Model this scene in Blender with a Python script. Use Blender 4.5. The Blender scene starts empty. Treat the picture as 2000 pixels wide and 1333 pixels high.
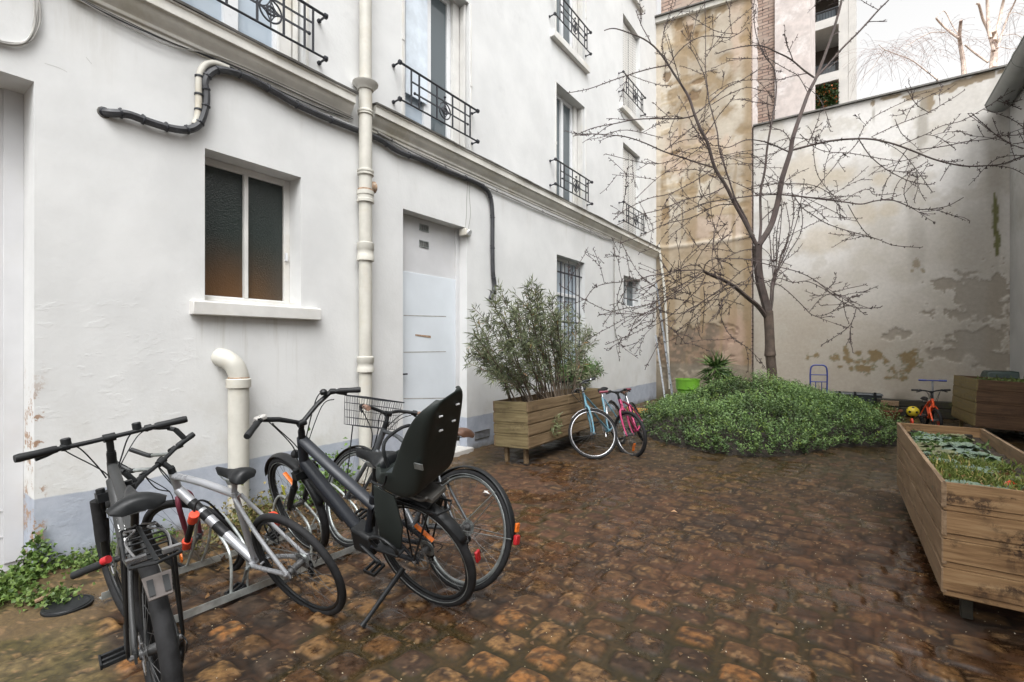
import bpy, bmesh, math, random
import numpy as np
from mathutils import Matrix, Vector, Euler
random.seed(7); rng=np.random.default_rng(11)
C=bpy.context.scene.collection; SC=bpy.context.scene; PI=math.pi
# ---------------------------------------------------------------- camera
FPX=940.0; CAMX=4.46; CAMZ=1.5; HA=math.atan(659/940.0)
cd=bpy.data.cameras.new('camera'); cam=bpy.data.objects.new('camera',cd); C.objects.link(cam)
cam.location=(CAMX,0,CAMZ); cam.rotation_euler=(PI/2,0,HA)
cd.sensor_width=36; cd.lens=36*FPX/2000; cd.shift_y=8.5/2000; cd.clip_end=500; cd.clip_start=.05
SC.camera=cam
# ---------------------------------------------------------------- sky, sun, exposure (flat overcast daylight)
SUN_EL=math.radians(58); SUN_AZ=math.radians(140)   # azimuth: compass angle from +Y towards +X
w=bpy.data.worlds.new('World'); SC.world=w; w.use_nodes=True
nt=w.node_tree; bg=nt.nodes['Background']
sky=nt.nodes.new('ShaderNodeTexSky'); sky.sky_type='NISHITA'; sky.sun_disc=False
sky.sun_elevation=SUN_EL; sky.sun_rotation=SUN_AZ; sky.air_density=1; sky.dust_density=6; sky.ozone_density=.3
hs=nt.nodes.new('ShaderNodeHueSaturation'); hs.inputs['Saturation'].default_value=.0; hs.inputs['Value'].default_value=3.5
nt.links.new(sky.outputs[0],hs.inputs['Color']); nt.links.new(hs.outputs[0],bg.inputs['Color'])
bg.inputs['Strength'].default_value=.15
sd=bpy.data.lights.new('sun','SUN'); sd.energy=.5; sd.angle=math.radians(25); sd.color=(1,.985,.96)
sun=bpy.data.objects.new('sun',sd); C.objects.link(sun)
sdir=Vector((math.sin(SUN_AZ)*math.cos(SUN_EL),math.cos(SUN_AZ)*math.cos(SUN_EL),math.sin(SUN_EL)))
sun.rotation_euler=sdir.to_track_quat('Z','Y').to_euler(); sun.location=(4,-4,15)
SC.view_settings.view_transform='Standard'; SC.view_settings.look='None'; SC.view_settings.gamma=1
SC.view_settings.exposure=-0.53
# ---------------------------------------------------------------- measuring helpers (photo pixel -> metres)
_F=np.array([-math.sin(HA),math.cos(HA),0.]); _R=np.array([math.cos(HA),math.sin(HA),0.]); _U=np.array([0,0,1.])
_C=np.array([CAMX,0,CAMZ])
def ray(u,v): return _F+(u-1000)/FPX*_R-(v-675)/FPX*_U
def atx(u,v,x=0.): d=ray(u,v); return _C+(x-CAMX)/d[0]*d
def aty(u,v,y): d=ray(u,v); return _C+y/d[1]*d
def atz(u,v,z=0.): d=ray(u,v); return _C+(z-CAMZ)/d[2]*d
def atd(u,v,D): return _C+D*ray(u,v)
# ---------------------------------------------------------------- noise (value fBm)
_T=rng.random((256,256))
def vnoise(x,y):
    xi=np.floor(x).astype(int); yi=np.floor(y).astype(int); fx=x-xi; fy=y-yi
    fx=fx*fx*(3-2*fx); fy=fy*fy*(3-2*fy)
    a=_T[xi%256,yi%256]; b=_T[(xi+1)%256,yi%256]; c=_T[xi%256,(yi+1)%256]; d=_T[(xi+1)%256,(yi+1)%256]
    return (a*(1-fx)+b*fx)*(1-fy)+(c*(1-fx)+d*fx)*fy
def fbm(x,y,o=4,g=.5):
    s=0.; a=1.; t=0.
    for i in range(o): s=s+a*vnoise(x*2**i+17.3*i,y*2**i+9.1*i); t+=a; a*=g
    return s/t
def sstep(a,b,x): t=np.clip((x-a)/(b-a),0,1); return t*t*(3-2*t)
def lerp(a,b,t): return a+(b-a)*t
def lin(r,g,b): return tuple((c/255/12.92 if c/255<=.04045 else ((c/255+.055)/1.055)**2.4) for c in (r,g,b))
# ---------------------------------------------------------------- object helpers
def tag(o,label=None,cat=None,group=None,kind=None):
    if label: o['label']=label
    if cat: o['category']=cat
    if group: o['group']=group
    if kind: o['kind']=kind
    return o
def thing(name,label,cat,loc=(0,0,0),rot=(0,0,0),group=None):
    o=bpy.data.objects.new(name,None); C.objects.link(o); o.location=loc; o.rotation_euler=rot; o.empty_display_size=.1
    return tag(o,label,cat,group)
def meshobj(name,me,mat=None,parent=None,smooth=35):
    if mat is not None:
        for m in (mat if isinstance(mat,(list,tuple)) else [mat]): me.materials.append(m)
    if smooth:
        me.shade_smooth()
        if smooth<180: me.set_sharp_from_angle(angle=math.radians(smooth))
    o=bpy.data.objects.new(name,me); C.objects.link(o)
    if parent is not None: o.parent=parent
    return o
class MB:
    def __init__(s,M=None): s.v=[]; s.f=[]; s.mi=[]; s.M=M; s.cur=0
    def add(s,vs,fs):
        b=len(s.v)
        if s.M is not None: vs=[tuple(s.M@Vector(p)) for p in vs]
        s.v+= [tuple(p) for p in vs]; s.f+=[tuple(i+b for i in f) for f in fs]; s.mi+=[s.cur]*len(fs); return s
    def hexa(s,p):  # p: 8 points, bottom 4 ccw then top 4
        return s.add(p,[(3,2,1,0),(4,5,6,7),(0,1,5,4),(1,2,6,5),(2,3,7,6),(3,0,4,7)])
    def box(s,x0,x1,y0,y1,z0,z1): return s.hexa([(x0,y0,z0),(x1,y0,z0),(x1,y1,z0),(x0,y1,z0),(x0,y0,z1),(x1,y0,z1),(x1,y1,z1),(x0,y1,z1)])
    def quad(s,a,b,c,d): return s.add([a,b,c,d],[(0,1,2,3)])
    def tube(s,pts,r,n=8,caps=True,closed=False,flat=1.0,up=None):
        P=[Vector(p) for p in pts]; N=len(P); rr=r if isinstance(r,(list,tuple)) else [r]*N
        vs=[];prev=None
        for i in range(N):
            if closed: t=P[(i+1)%N]-P[i-1]
            else: t=P[min(i+1,N-1)]-P[max(i-1,0)]
            if t.length<1e-9: t=Vector((0,0,1))
            t.normalize()
            if prev is None:
                a=Vector(up) if up else (Vector((0,0,1)) if abs(t.z)<.9 else Vector((1,0,0)))
                u=a-t*a.dot(t); u.normalize()
            else:
                u=prev-t*prev.dot(t)
                if u.length<1e-6: u=t.orthogonal()
                u.normalize()
            prev=u; w_=t.cross(u)
            for k in range(n):
                a=2*PI*k/n; vs.append(P[i]+u*(rr[i]*math.cos(a)*flat)+w_*(rr[i]*math.sin(a)))
        fs=[]
        for i in range(N if closed else N-1):
            j=(i+1)%N
            for k in range(n): k2=(k+1)%n; fs.append((i*n+k,i*n+k2,j*n+k2,j*n+k))
        if caps and not closed: fs.append(tuple(range(n-1,-1,-1))); fs.append(tuple((N-1)*n+k for k in range(n)))
        return s.add(vs,fs)
    def ring(s,c,ax,R,r,n=32,m=8,flat=1.0):
        ax=Vector(ax).normalized(); u=ax.orthogonal().normalized(); w_=ax.cross(u); c=Vector(c)
        vs=[];fs=[]
        for i in range(n):
            a=2*PI*i/n; d=u*math.cos(a)+w_*math.sin(a)
            for k in range(m):
                b=2*PI*k/m; vs.append(c+d*(R+r*math.cos(b))+ax*(r*math.sin(b)*flat))
        for i in range(n):
            j=(i+1)%n
            for k in range(m): k2=(k+1)%m; fs.append((i*m+k,j*m+k,j*m+k2,i*m+k2))
        return s.add(vs,fs)
    def lathe(s,c,ax,prof,n=20,capped=True):  # prof: (r,h)
        ax=Vector(ax).normalized(); u=ax.orthogonal().normalized(); w_=ax.cross(u); c=Vector(c); vs=[];fs=[]; m=len(prof)
        for (r,h) in prof:
            for k in range(n): a=2*PI*k/n; vs.append(c+ax*h+(u*math.cos(a)+w_*math.sin(a))*max(r,1e-4))
        for i in range(m-1):
            for k in range(n): k2=(k+1)%n; fs.append((i*n+k,i*n+k2,(i+1)*n+k2,(i+1)*n+k))
        if capped: fs.append(tuple(range(n-1,-1,-1))); fs.append(tuple((m-1)*n+k for k in range(n)))
        return s.add(vs,fs)
    def cyl(s,a,b,r,n=14): 
        a=Vector(a);b=Vector(b); return s.lathe(a,b-a,[(r,0),(r,(b-a).length)],n)
    def ball(s,c,r,n=12,m=8,sc=(1,1,1)):
        vs=[];fs=[]
        for i in range(m+1):
            th=PI*i/m
            for k in range(n): a=2*PI*k/n; vs.append((c[0]+r*sc[0]*math.sin(th)*math.cos(a),c[1]+r*sc[1]*math.sin(th)*math.sin(a),c[2]+r*sc[2]*math.cos(th)))
        for i in range(m):
            for k in range(n): k2=(k+1)%n; fs.append((i*n+k,(i+1)*n+k,(i+1)*n+k2,i*n+k2))
        return s.add(vs,fs)
    def prism(s,poly,axis,a,b):  # poly 2D extruded along axis index
        n=len(poly)
        def mk(p,t): q=list(p); q.insert(axis,t); return tuple(q)
        vs=[mk(p,a) for p in poly]+[mk(p,b) for p in poly]
        fs=[tuple(range(n-1,-1,-1)),tuple(range(n,2*n))]+[(i,(i+1)%n,n+(i+1)%n,n+i) for i in range(n)]
        return s.add(vs,fs)
    def build(s,name,mat,parent=None,smooth=35,bevel=0,solid=0,fix=True):
        me=bpy.data.meshes.new(name); me.from_pydata(s.v,[],s.f)
        if any(s.mi): me.polygons.foreach_set('material_index',s.mi)
        if fix:
            bm=bmesh.new(); bm.from_mesh(me); bmesh.ops.recalc_face_normals(bm,faces=bm.faces); bm.to_mesh(me); bm.free()
        o=meshobj(name,me,mat,parent,smooth)
        if solid: m=o.modifiers.new('solid','SOLIDIFY'); m.thickness=solid; m.offset=0
        if bevel: m=o.modifiers.new('bevel','BEVEL'); m.width=bevel; m.segments=2; m.limit_method='ANGLE'; m.angle_limit=.6
        return o
def curve(pts,n=8):  # Catmull-Rom through points
    P=[Vector(p) for p in pts]; out=[]
    for i in range(len(P)-1):
        p0=P[max(i-1,0)];p1=P[i];p2=P[i+1];p3=P[min(i+2,len(P)-1)]
        for k in range(n):
            t=k/n; out.append(.5*((2*p1)+(-p0+p2)*t+(2*p0-5*p1+4*p2-p3)*t*t+(-p0+3*p1-3*p2+p3)*t**3))
    out.append(P[-1]); return out
def gridmesh(name,P,mat,cols=None,attrs=None,parent=None,flip=False,mask=None):
    """P (n,m,3) array -> grid mesh with optional colour attribute"""
    n,m,_=P.shape; idx=np.arange(n*m).reshape(n,m)
    q=np.stack([idx[:-1,:-1],idx[1:,:-1],idx[1:,1:],idx[:-1,1:]],-1)
    if mask is not None: q=q[mask]
    q=q.reshape(-1,4)
    if flip: q=q[:,::-1]
    me=bpy.data.meshes.new(name); me.vertices.add(n*m); me.vertices.foreach_set('co',P.reshape(-1).astype(np.float32))
    me.loops.add(q.size); me.loops.foreach_set('vertex_index',q.reshape(-1).astype(np.int32))
    me.polygons.add(len(q)); me.polygons.foreach_set('loop_start',np.arange(0,q.size,4,dtype=np.int32)); me.update(calc_edges=True)
    if cols is not None:
        a=me.color_attributes.new('col','FLOAT_COLOR','POINT'); c=np.ones((n*m,4),np.float32); c[:,:3]=cols.reshape(-1,3); a.data.foreach_set('color',c.reshape(-1))
    for k,vv in (attrs or {}).items():
        a=me.attributes.new(k,'FLOAT','POINT'); a.data.foreach_set('value',vv.reshape(-1).astype(np.float32))
    return meshobj(name,me,mat,parent,180)
def leafmesh(name,P,D,N,L,W,c0,c1,mat,parent=None,bend=.15,c2=None,p2=0.,cols=None):
    """many small leaves as folded diamonds; P base, D direction, N normal-ish"""
    n=len(P); D=D/np.linalg.norm(D,axis=1,keepdims=True); S=np.cross(D,N); S/=np.linalg.norm(S,axis=1,keepdims=True)+1e-9; Nn=np.cross(S,D)
    L=np.broadcast_to(L,(n,))[:,None]; W=np.broadcast_to(W,(n,))[:,None]
    mid=P+D*L*.5+Nn*L*bend*.6
    V=np.stack([P,mid+S*W*.5+Nn*W*.12,P+D*L-Nn*L*bend,mid-S*W*.5+Nn*W*.12,mid],1).reshape(-1,3)
    b=(np.arange(n)*5)[:,None]
    q=np.concatenate([b+np.array([[0,4,1]]),b+np.array([[1,4,2]]),b+np.array([[2,4,3]]),b+np.array([[3,4,0]])],0)
    me=bpy.data.meshes.new(name); me.vertices.add(len(V)); me.vertices.foreach_set('co',V.reshape(-1).astype(np.float32))
    me.loops.add(q.size); me.loops.foreach_set('vertex_index',q.reshape(-1).astype(np.int32))
    me.polygons.add(len(q)); me.polygons.foreach_set('loop_start',np.arange(0,q.size,3,dtype=np.int32)); me.update(calc_edges=True)
    t=rng.random((n,1)); c=np.array(c0)*(1-t)+np.array(c1)*t
    if c2 is not None: mk_=rng.random(n)<p2; c[mk_]=np.array(c2)*(.7+.6*rng.random((mk_.sum(),1)))
    if cols is not None: c=cols*(.8+.4*t)
    c=np.repeat(c,5,0); a=me.color_attributes.new('col','FLOAT_COLOR','POINT'); cc=np.ones((n*5,4),np.float32); cc[:,:3]=c; a.data.foreach_set('color',cc.reshape(-1))
    return meshobj(name,me,mat,parent,0)
def rdir(n,up=0.): d=rng.normal(size=(n,3)); d/=np.linalg.norm(d,axis=1,keepdims=True); d[:,2]+=up; return d
# ---------------------------------------------------------------- material helpers
class NT:
    def __init__(s,name):
        s.m=bpy.data.materials.new(name); s.m.use_nodes=True; s.t=s.m.node_tree; s.b=s.t.nodes['Principled BSDF']
    def n(s,k,**kw):
        o=s.t.nodes.new(k)
        for a,v in kw.items(): setattr(o,a,v)
        return o
    def l(s,a,b): s.t.links.new(a,b)
    def tc(s,kind='Object',scale=None):
        t=s.n('ShaderNodeTexCoord'); o=t.outputs[kind]
        if scale is not None:
            m=s.n('ShaderNodeMapping'); m.inputs['Scale'].default_value=scale if hasattr(scale,'__len__') else (scale,)*3; s.l(o,m.inputs[0]); o=m.outputs[0]
        return o
    def noise(s,scale,detail=4,rough=.55,vec=None,out=0):
        o=s.n('ShaderNodeTexNoise'); o.inputs['Scale'].default_value=scale; o.inputs['Detail'].default_value=detail; o.inputs['Roughness'].default_value=rough
        s.l(vec if vec is not None else s.tc(),o.inputs['Vector']); return o.outputs[out]
    def ramp(s,x,stops):
        r=s.n('ShaderNodeValToRGB'); e=r.color_ramp.elements
        while len(e)<len(stops): e.new(.5)
        for i,(p,c) in enumerate(stops): e[i].position=p; e[i].color=(*c,1) if hasattr(c,'__len__') else (c,c,c,1)
        s.l(x,r.inputs[0]); return r.outputs[0]
    def mix(s,f,a,b,mode='MIX'):
        m=s.n('ShaderNodeMix',data_type='RGBA',blend_type=mode)
        for i,x in ((0,f),(6,a),(7,b)):
            if hasattr(x,'node'): s.l(x,m.inputs[i])
            else: m.inputs[i].default_value=x if i==0 else ((*x,1) if len(x)==3 else x)
        return m.outputs[2]
    def math(s,op,a,b=0.,c=None):
        m=s.n('ShaderNodeMath',operation=op)
        for i,x in enumerate((a,b) if c is None else (a,b,c)):
            if hasattr(x,'node'): s.l(x,m.inputs[i])
            else: m.inputs[i].default_value=x
        return m.outputs[0]
    def sep(s,v): o=s.n('ShaderNodeSeparateXYZ'); s.l(v,o.inputs[0]); return o.outputs
    def rng(s,x,a,b,c=0.,d=1.):
        m=s.n('ShaderNodeMapRange'); m.interpolation_type='SMOOTHSTEP'; s.l(x,m.inputs[0])
        for i,v in zip((1,2,3,4),(a,b,c,d)): m.inputs[i].default_value=v
        return m.outputs[0]
    def bump(s,h,strength=.3,dist=.01):
        b=s.n('ShaderNodeBump'); b.inputs['Strength'].default_value=strength; b.inputs['Distance'].default_value=dist; s.l(h,b.inputs['Height']); s.l(b.outputs[0],s.b.inputs['Normal'])
    def set(s,**k):
        for a,v in k.items():
            a={'color':'Base Color','rough':'Roughness','metal':'Metallic','spec':'Specular IOR Level','coat':'Coat Weight','trans':'Transmission Weight','alpha':'Alpha','sub':'Subsurface Weight'}[a]
            i=s.b.inputs[a]
            if hasattr(v,'node'): s.l(v,i)
            else: i.default_value=(*v,1) if hasattr(v,'__len__') else v
        return s
def simple(name,col,rough=.5,metal=0.,var=.15,scale=12,bump=0.,bs=60,dirt=None,coat=0.,rvar=.12,spec=.5):
    t=NT(name); n=t.noise(scale,5,.6); f=t.rng(n,.3,.7)
    c=t.mix(f,tuple(x*(1-var) for x in col),tuple(min(1,x*(1+var)) for x in col))
    if dirt: d=t.rng(t.noise(scale*.4,6,.7),.5,.72); c=t.mix(d,c,dirt)
    t.set(color=c,rough=t.rng(n,.2,.8,max(.02,rough-rvar),min(1,rough+rvar)),metal=metal,coat=coat,spec=spec)
    if bump: t.bump(t.noise(bs,4,.6),bump,.004)
    return t.m
def leafmat(name,rough=.45,trans=.25):
    t=NT(name); a=t.n('ShaderNodeAttribute',attribute_name='col'); n=t.noise(9,3)
    c=t.mix(t.rng(n,.35,.65),a.outputs['Color'],t.mix(1,a.outputs['Color'],(1.25,1.2,1.0),'MULTIPLY')); t.set(color=c,rough=rough,spec=.35)
    tr=t.n('ShaderNodeBsdfTranslucent'); t.l(c,tr.inputs['Color']); mx=t.n('ShaderNodeMixShader'); mx.inputs[0].default_value=trans*.6
    out=t.t.nodes['Material Output']; t.l(t.b.outputs[0],mx.inputs[1]); t.l(tr.outputs[0],mx.inputs[2]); t.l(mx.outputs[0],out.inputs[0]); return t.m
def attrmat(name,rough=.8,fine=40,fvar=.25,bump=.3,roughattr=None,bs=90,spec=.4):
    t=NT(name); a=t.n('ShaderNodeAttribute',attribute_name='col'); n=t.noise(fine,6,.65)
    g=t.ramp(n,[(.25,(1-fvar,)*3),(.75,(1+fvar,)*3)])
    c=t.mix(1,a.outputs['Color'],g,'MULTIPLY'); r=rough
    if roughattr: ra=t.n('ShaderNodeAttribute',attribute_name=roughattr); r=t.math('ADD',ra.outputs['Fac'],t.rng(n,.3,.7,-.08,.12))
    t.set(color=c,rough=r,spec=spec); t.bump(t.noise(bs,6,.65),bump,.004); return t.m
# ================================================================ MATERIALS
def m_plaster():
    t=NT('white_plaster'); p=t.tc(); x,y,z=t.sep(p)[:3]
    n=t.noise(1.3,5,.6); c=t.mix(t.rng(n,.3,.7),(.585,.588,.583),(.66,.662,.655))
    # grime: under the cornice, blotches upstairs, near the ground
    st=t.noise(1,6,.7,vec=t.tc(scale=(1,3.2,.35)))
    up=t.math('MULTIPLY',t.rng(st,.5,.75),t.rng(z,3.2,3.95)); up=t.math('MULTIPLY',up,t.rng(z,4.1,3.98))
    c=t.mix(t.math('MULTIPLY',up,.35),c,(.36,.33,.27))
    bl=t.math('MULTIPLY',t.rng(t.noise(1.1,7,.72),.56,.72),t.rng(z,4.2,4.6)); c=t.mix(t.math('MULTIPLY',bl,.28),c,(.38,.38,.38))
    lo=t.math('MULTIPLY',t.rng(t.noise(2.2,6,.7),.45,.7),t.rng(z,1.5,.4)); c=t.mix(t.math('MULTIPLY',lo,.38),c,(.45,.42,.36))
    dr=t.math('MULTIPLY',t.rng(t.noise(1.6,5,.65,vec=t.tc(scale=(1,9,.5))),.52,.68),t.math('MULTIPLY',t.rng(z,.9,1.72),t.math('MULTIPLY',t.rng(z,1.78,1.74),t.math('MULTIPLY',t.rng(y,1.70,1.76),t.rng(y,2.92,2.86))))); c=t.mix(t.math('MULTIPLY',dr,.4),c,(.42,.40,.35))
    sm=t.rng(t.noise(.7,6,.75,vec=t.tc(scale=(1,1.3,1))),.52,.75); c=t.mix(t.math('MULTIPLY',sm,.16),c,(.42,.41,.38))
    # grey-blue painted plinth band, rough brushed top edge
    e=t.math('ADD',z,t.math('MULTIPLY',t.math('SUBTRACT',t.noise(3,5),.5),.05)); pl=t.rng(e,.475,.462)
    pc=t.mix(t.rng(t.noise(5,6,.7),.35,.7),(.33,.36,.42),(.42,.45,.51))
    ch=t.rng(t.noise(14,6,.75),.63,.67); pc=t.mix(t.math('MULTIPLY',ch,t.rng(z,.3,.0)),pc,(.34,.27,.2))
    c=t.mix(pl,c,pc)
    gr=t.rng(t.math('ADD',z,t.math('MULTIPLY',t.noise(6,5,.7),.2)),.22,.06); c=t.mix(t.math('MULTIPLY',gr,.75),c,(.10,.09,.055))
    # little brown chips where paint flaked
    fk=t.math('MULTIPLY',t.rng(t.noise(5,8,.8),.71,.74),t.rng(z,1.3,.5)); c=t.mix(fk,c,(.38,.25,.16))
    ck=t.math('MULTIPLY',t.rng(t.noise(9,6,.75),.54,.58),t.math('MULTIPLY',t.rng(y,.875,.83),t.rng(z,1.45,.95))); c=t.mix(ck,c,(.33,.22,.15))
    t.set(color=c,rough=.72,spec=.3)
    h=t.math('ADD',t.math('MULTIPLY',t.noise(2.2,3,.5),.8),t.math('MULTIPLY',t.noise(35,5,.6),.18))
    wr=t.math('MULTIPLY',t.rng(t.noise(4.5,5,.65,vec=t.tc(scale=(1,1,1.8))),.56,.62),t.math('MULTIPLY',t.rng(z,2.2,1.7),t.rng(y,3.2,1.6))); h=t.math('ADD',h,t.math('MULTIPLY',wr,.08))
    t.bump(h,.5,.02); return t.m
M={}
M['plaster']=m_plaster()
M['trim']=simple('painted_trim',(.62,.61,.585),.6,var=.08,scale=3,dirt=(.56,.53,.46),bump=.15,bs=30)
M['cornice']=simple('cornice_render',(.6,.585,.54),.7,var=.12,scale=3,dirt=(.45,.42,.34),bump=.25,bs=25)
M['soffit']=M['trim']
M['zinc']=simple('zinc',(.12,.115,.105),.55,metal=.3,var=.3,scale=6)
M['pvc']=simple('white_window_frame',(.68,.69,.70),.35,var=.03)
M['greydoor']=simple('grey_white_door_paint',(.56,.56,.57),.5,var=.06,scale=2,dirt=(.55,.54,.52))
M['door']=simple('door_paint',(.62,.66,.70),.45,var=.04,scale=2,bump=.08,bs=8)
M['pipe']=simple('cast_iron_pipe_paint',(.49,.475,.425),.55,var=.08,scale=5,dirt=(.46,.42,.34),bump=.25,bs=20)
M['rust']=simple('rust',(.33,.13,.04),.85,var=.4,scale=30)
M['rustring']=simple('rust_joint',(.30,.20,.13),.8,var=.35,scale=40,dirt=(.55,.5,.42))
M['blackcable']=simple('black_cable',(.035,.036,.04),.5,var=.3,scale=20)
M['greycable']=simple('grey_cable',(.34,.33,.31),.6,var=.2)
M['iron']=simple('wrought_iron',(.018,.02,.026),.45,var=.3,scale=30)
M['steel']=simple('galvanised_steel',(.30,.32,.315),.42,metal=.7,var=.3,scale=14,dirt=(.18,.19,.17))
M['galv']=simple('galvanised_rack',(.46,.49,.48),.4,metal=.6,var=.25,scale=14,dirt=(.28,.30,.28))
M['chrome']=simple('chrome',(.42,.42,.43),.3,metal=.9,var=.15)
M['spoke']=simple('spoke_steel',(.10,.10,.10),.45,metal=.3,var=.3)
M['alu']=simple('aluminium',(.18,.19,.20),.5,metal=.2,var=.35)
M['black']=simple('black_satin',(.011,.012,.013),.45,var=.2,scale=20,spec=.32)
M['rubber']=simple('tyre_rubber',(.016,.016,.017),.75,var=.35,scale=25,bump=.25,bs=160,spec=.3)
M['plastic']=simple('black_plastic',(.014,.015,.016),.55,var=.25,scale=18,bump=.12,bs=90,spec=.32)
M['seatshell']=simple('child_seat_plastic',(.018,.023,.021),.55,var=.12,scale=4,bump=.05,bs=60,spec=.35)
M['ebikepaint']=simple('dark_grey_frame_paint',(.017,.020,.026),.45,var=.1,scale=6,spec=.4)
M['greyframe']=simple('grey_frame_paint',(.034,.035,.035),.48,var=.12,scale=6,spec=.4)
M['silverframe']=simple('silver_frame_paint',(.40,.41,.43),.33,metal=.45,var=.06,scale=5)
M['redwhite']=simple('white_decal',(.8,.8,.8),.4,var=.03)
M['cityframe']=simple('graphite_frame_paint',(.07,.075,.08),.35,metal=.3,var=.1)
M['bluepaint']=simple('light_blue_frame_paint',(.11,.25,.32),.35,var=.15,scale=20,dirt=(.3,.33,.33))
M['pink']=simple('pink_frame_paint',(.42,.045,.13),.4,var=.15)
M['darkred']=simple('dark_red_plastic',(.17,.03,.05),.5,var=.2)
M['orangeref']=simple('orange_reflector',(.62,.14,.015),.3,var=.15,scale=60)
M['redlamp']=simple('red_lamp_plastic',(.38,.015,.02),.3,var=.15)
M['redlock']=simple('red_lock_plastic',(.75,.07,.03),.4,var=.1)
M['brown']=simple('brown_leather',(.09,.045,.028),.45,var=.25,scale=30)
M['browngrip']=simple('brown_grip',(.2,.12,.085),.6,var=.25,scale=40)
M['yellowtag']=simple('yellow_sticker',(.42,.42,.05),.5)
M['plate']=simple('clear_mudflap_plastic',(.10,.085,.078),.4,var=.15,scale=9,dirt=(.06,.05,.045),spec=.3)
M['greendot']=simple('lime_plastic',(.15,.36,.03),.45,var=.1,scale=4)
M['blue']=simple('blue_painted_steel',(.03,.05,.22),.4,var=.15)
M['orange']=simple('orange_paint',(.85,.1,.02),.35,var=.08)
M['orangeplank']=simple('orange_brown_board',(.5,.22,.05),.6,var=.35,scale=9)
M['terracotta']=simple('terracotta',(.2,.075,.04),.75,var=.25,scale=12)
M['darkgreybox']=simple('dark_grey_plastic',(.03,.037,.04),.5,var=.25,scale=6)
M['deepgreen']=simple('dark_green_plastic',(.03,.05,.045),.45,var=.2)
M['soil']=simple('soil',(.045,.032,.022),.9,var=.5,scale=18,bump=.8,bs=40)
M['bark']=simple('cherry_bark',(.055,.038,.033),.72,var=.35,scale=9,dirt=(.085,.072,.058),bump=.5,bs=30)
M['twig']=simple('twig_bark',(.045,.028,.026),.7,var=.3,scale=20)
M['stem']=simple('shrub_stem',(.12,.09,.065),.75,var=.3,scale=20)
M['leaf']=leafmat('leaf'); M['leafdull']=leafmat('dull_leaf',.55,.15)
M['birchtwig']=simple('birch_twig',(.30,.22,.20),.7,var=.3,scale=20)
M['bedsoil']=simple('bed_soil',(.02,.015,.01),.9,var=.5,scale=14,bump=.6)
M['bark_old']=simple('trunk_base_bark',(.09,.065,.05),.8,var=.35,scale=8,bump=.7,bs=24)
def m_glass(name,col,rough=.08,rip=0.,c2=None,mask=None):
    t=NT(name); c=col
    if c2:
        p=t.sep(t.tc()); n=t.noise(2.5,3); f=t.math('MULTIPLY',t.rng(t.math('ADD',p[2],t.math('MULTIPLY',n,.25)),mask[1],mask[0]),t.rng(p[1],mask[3],mask[2])); c=t.mix(f,col,c2)
    t.set(color=c,rough=rough,spec=.6)
    if rip: t.bump(t.noise(rip,3,.5),.8,.006)
    return t.m
M['glass1']=m_glass('obscured_glass',(.018,.026,.023),.2,85,(.115,.055,.02),(1.95,2.75,2.05,3.1))
M['glasspale']=m_glass('pale_window_glass',(.38,.44,.5),.05)
M['glassdark']=m_glass('dark_window_glass',(.09,.11,.12),.05)
M['curtain']=simple('net_curtain',(.6,.66,.72),.5,var=.1,scale=6)
def m_perf():
    t=NT('perforated_shutter'); x,y,z=t.sep(t.tc())[:3]
    a=t.math('PINGPONG',y,.033); b=t.math('PINGPONG',z,.022)
    h=t.math('MULTIPLY',t.math('GREATER_THAN',a,.014),t.math('GREATER_THAN',b,.012))
    t.set(color=t.mix(h,(.7,.69,.66),(.09,.09,.09)),rough=.5); return t.m
M['perf']=m_perf()
def m_wood(name,c0,c1,c2,green=.3,axis=1,scale=1.,stain=.4):
    t=NT(name); s=[17,17,17]; s[axis]=1.0; p=t.tc(scale=tuple(q*scale for q in s)); n=t.noise(2.2,7,.65,vec=p)
    c=t.ramp(n,[(.3,c0),(.5,c1),(.72,c2)])
    k=t.rng(t.noise(3.,5,.7),.55,.75); c=t.mix(t.math('MULTIPLY',k,green),c,(.11,.12,.03))
    s2=[9,9,9]; s2[axis]=3.; d=t.noise(2.,8,.8,vec=t.tc(scale=tuple(s2))); c=t.mix(t.rng(d,.60,.70),c,(.05,.028,.016)); s3=[4,4,4]; s3[axis]=1.6; e=t.math('MULTIPLY',t.rng(t.noise(1.3,3,.5,vec=t.tc(scale=tuple(s3))),.5,.62),t.rng(t.noise(16.,6,.8),.44,.56)); c=t.mix(t.math('MULTIPLY',e,.8*stain),c,(.035,.02,.014))
    t.set(color=c,rough=t.rng(n,.3,.7,.5,.8),spec=.35); t.bump(n,.55,.006); return t.m
M['woodA']=m_wood('weathered_planter_wood_end',(.09,.07,.033),(.18,.14,.07),(.27,.22,.12),.8,0)
M['woodAy']=m_wood('weathered_planter_wood_side',(.085,.055,.03),(.16,.11,.06),(.24,.17,.10),.3,1)
M['woodB']=m_wood('stained_planter_wood_end',(.12,.062,.028),(.29,.175,.085),(.42,.28,.15),.2,0,stain=1.15)
M['woodBy']=m_wood('bleached_planter_wood_side',(.13,.08,.045),(.26,.175,.105),(.37,.265,.17),.15,1)
M['woodC']=m_wood('dark_planter_wood_end',(.05,.028,.015),(.1,.055,.03),(.15,.09,.05),.2,0)
M['woodCy']=m_wood('mossy_planter_wood_side',(.1,.075,.03),(.17,.13,.055),(.24,.19,.09),.5,1)
M['sleeper']=m_wood('dark_sleeper_wood',(.012,.011,.009),(.028,.025,.018),(.05,.045,.03),.4,0)
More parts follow.
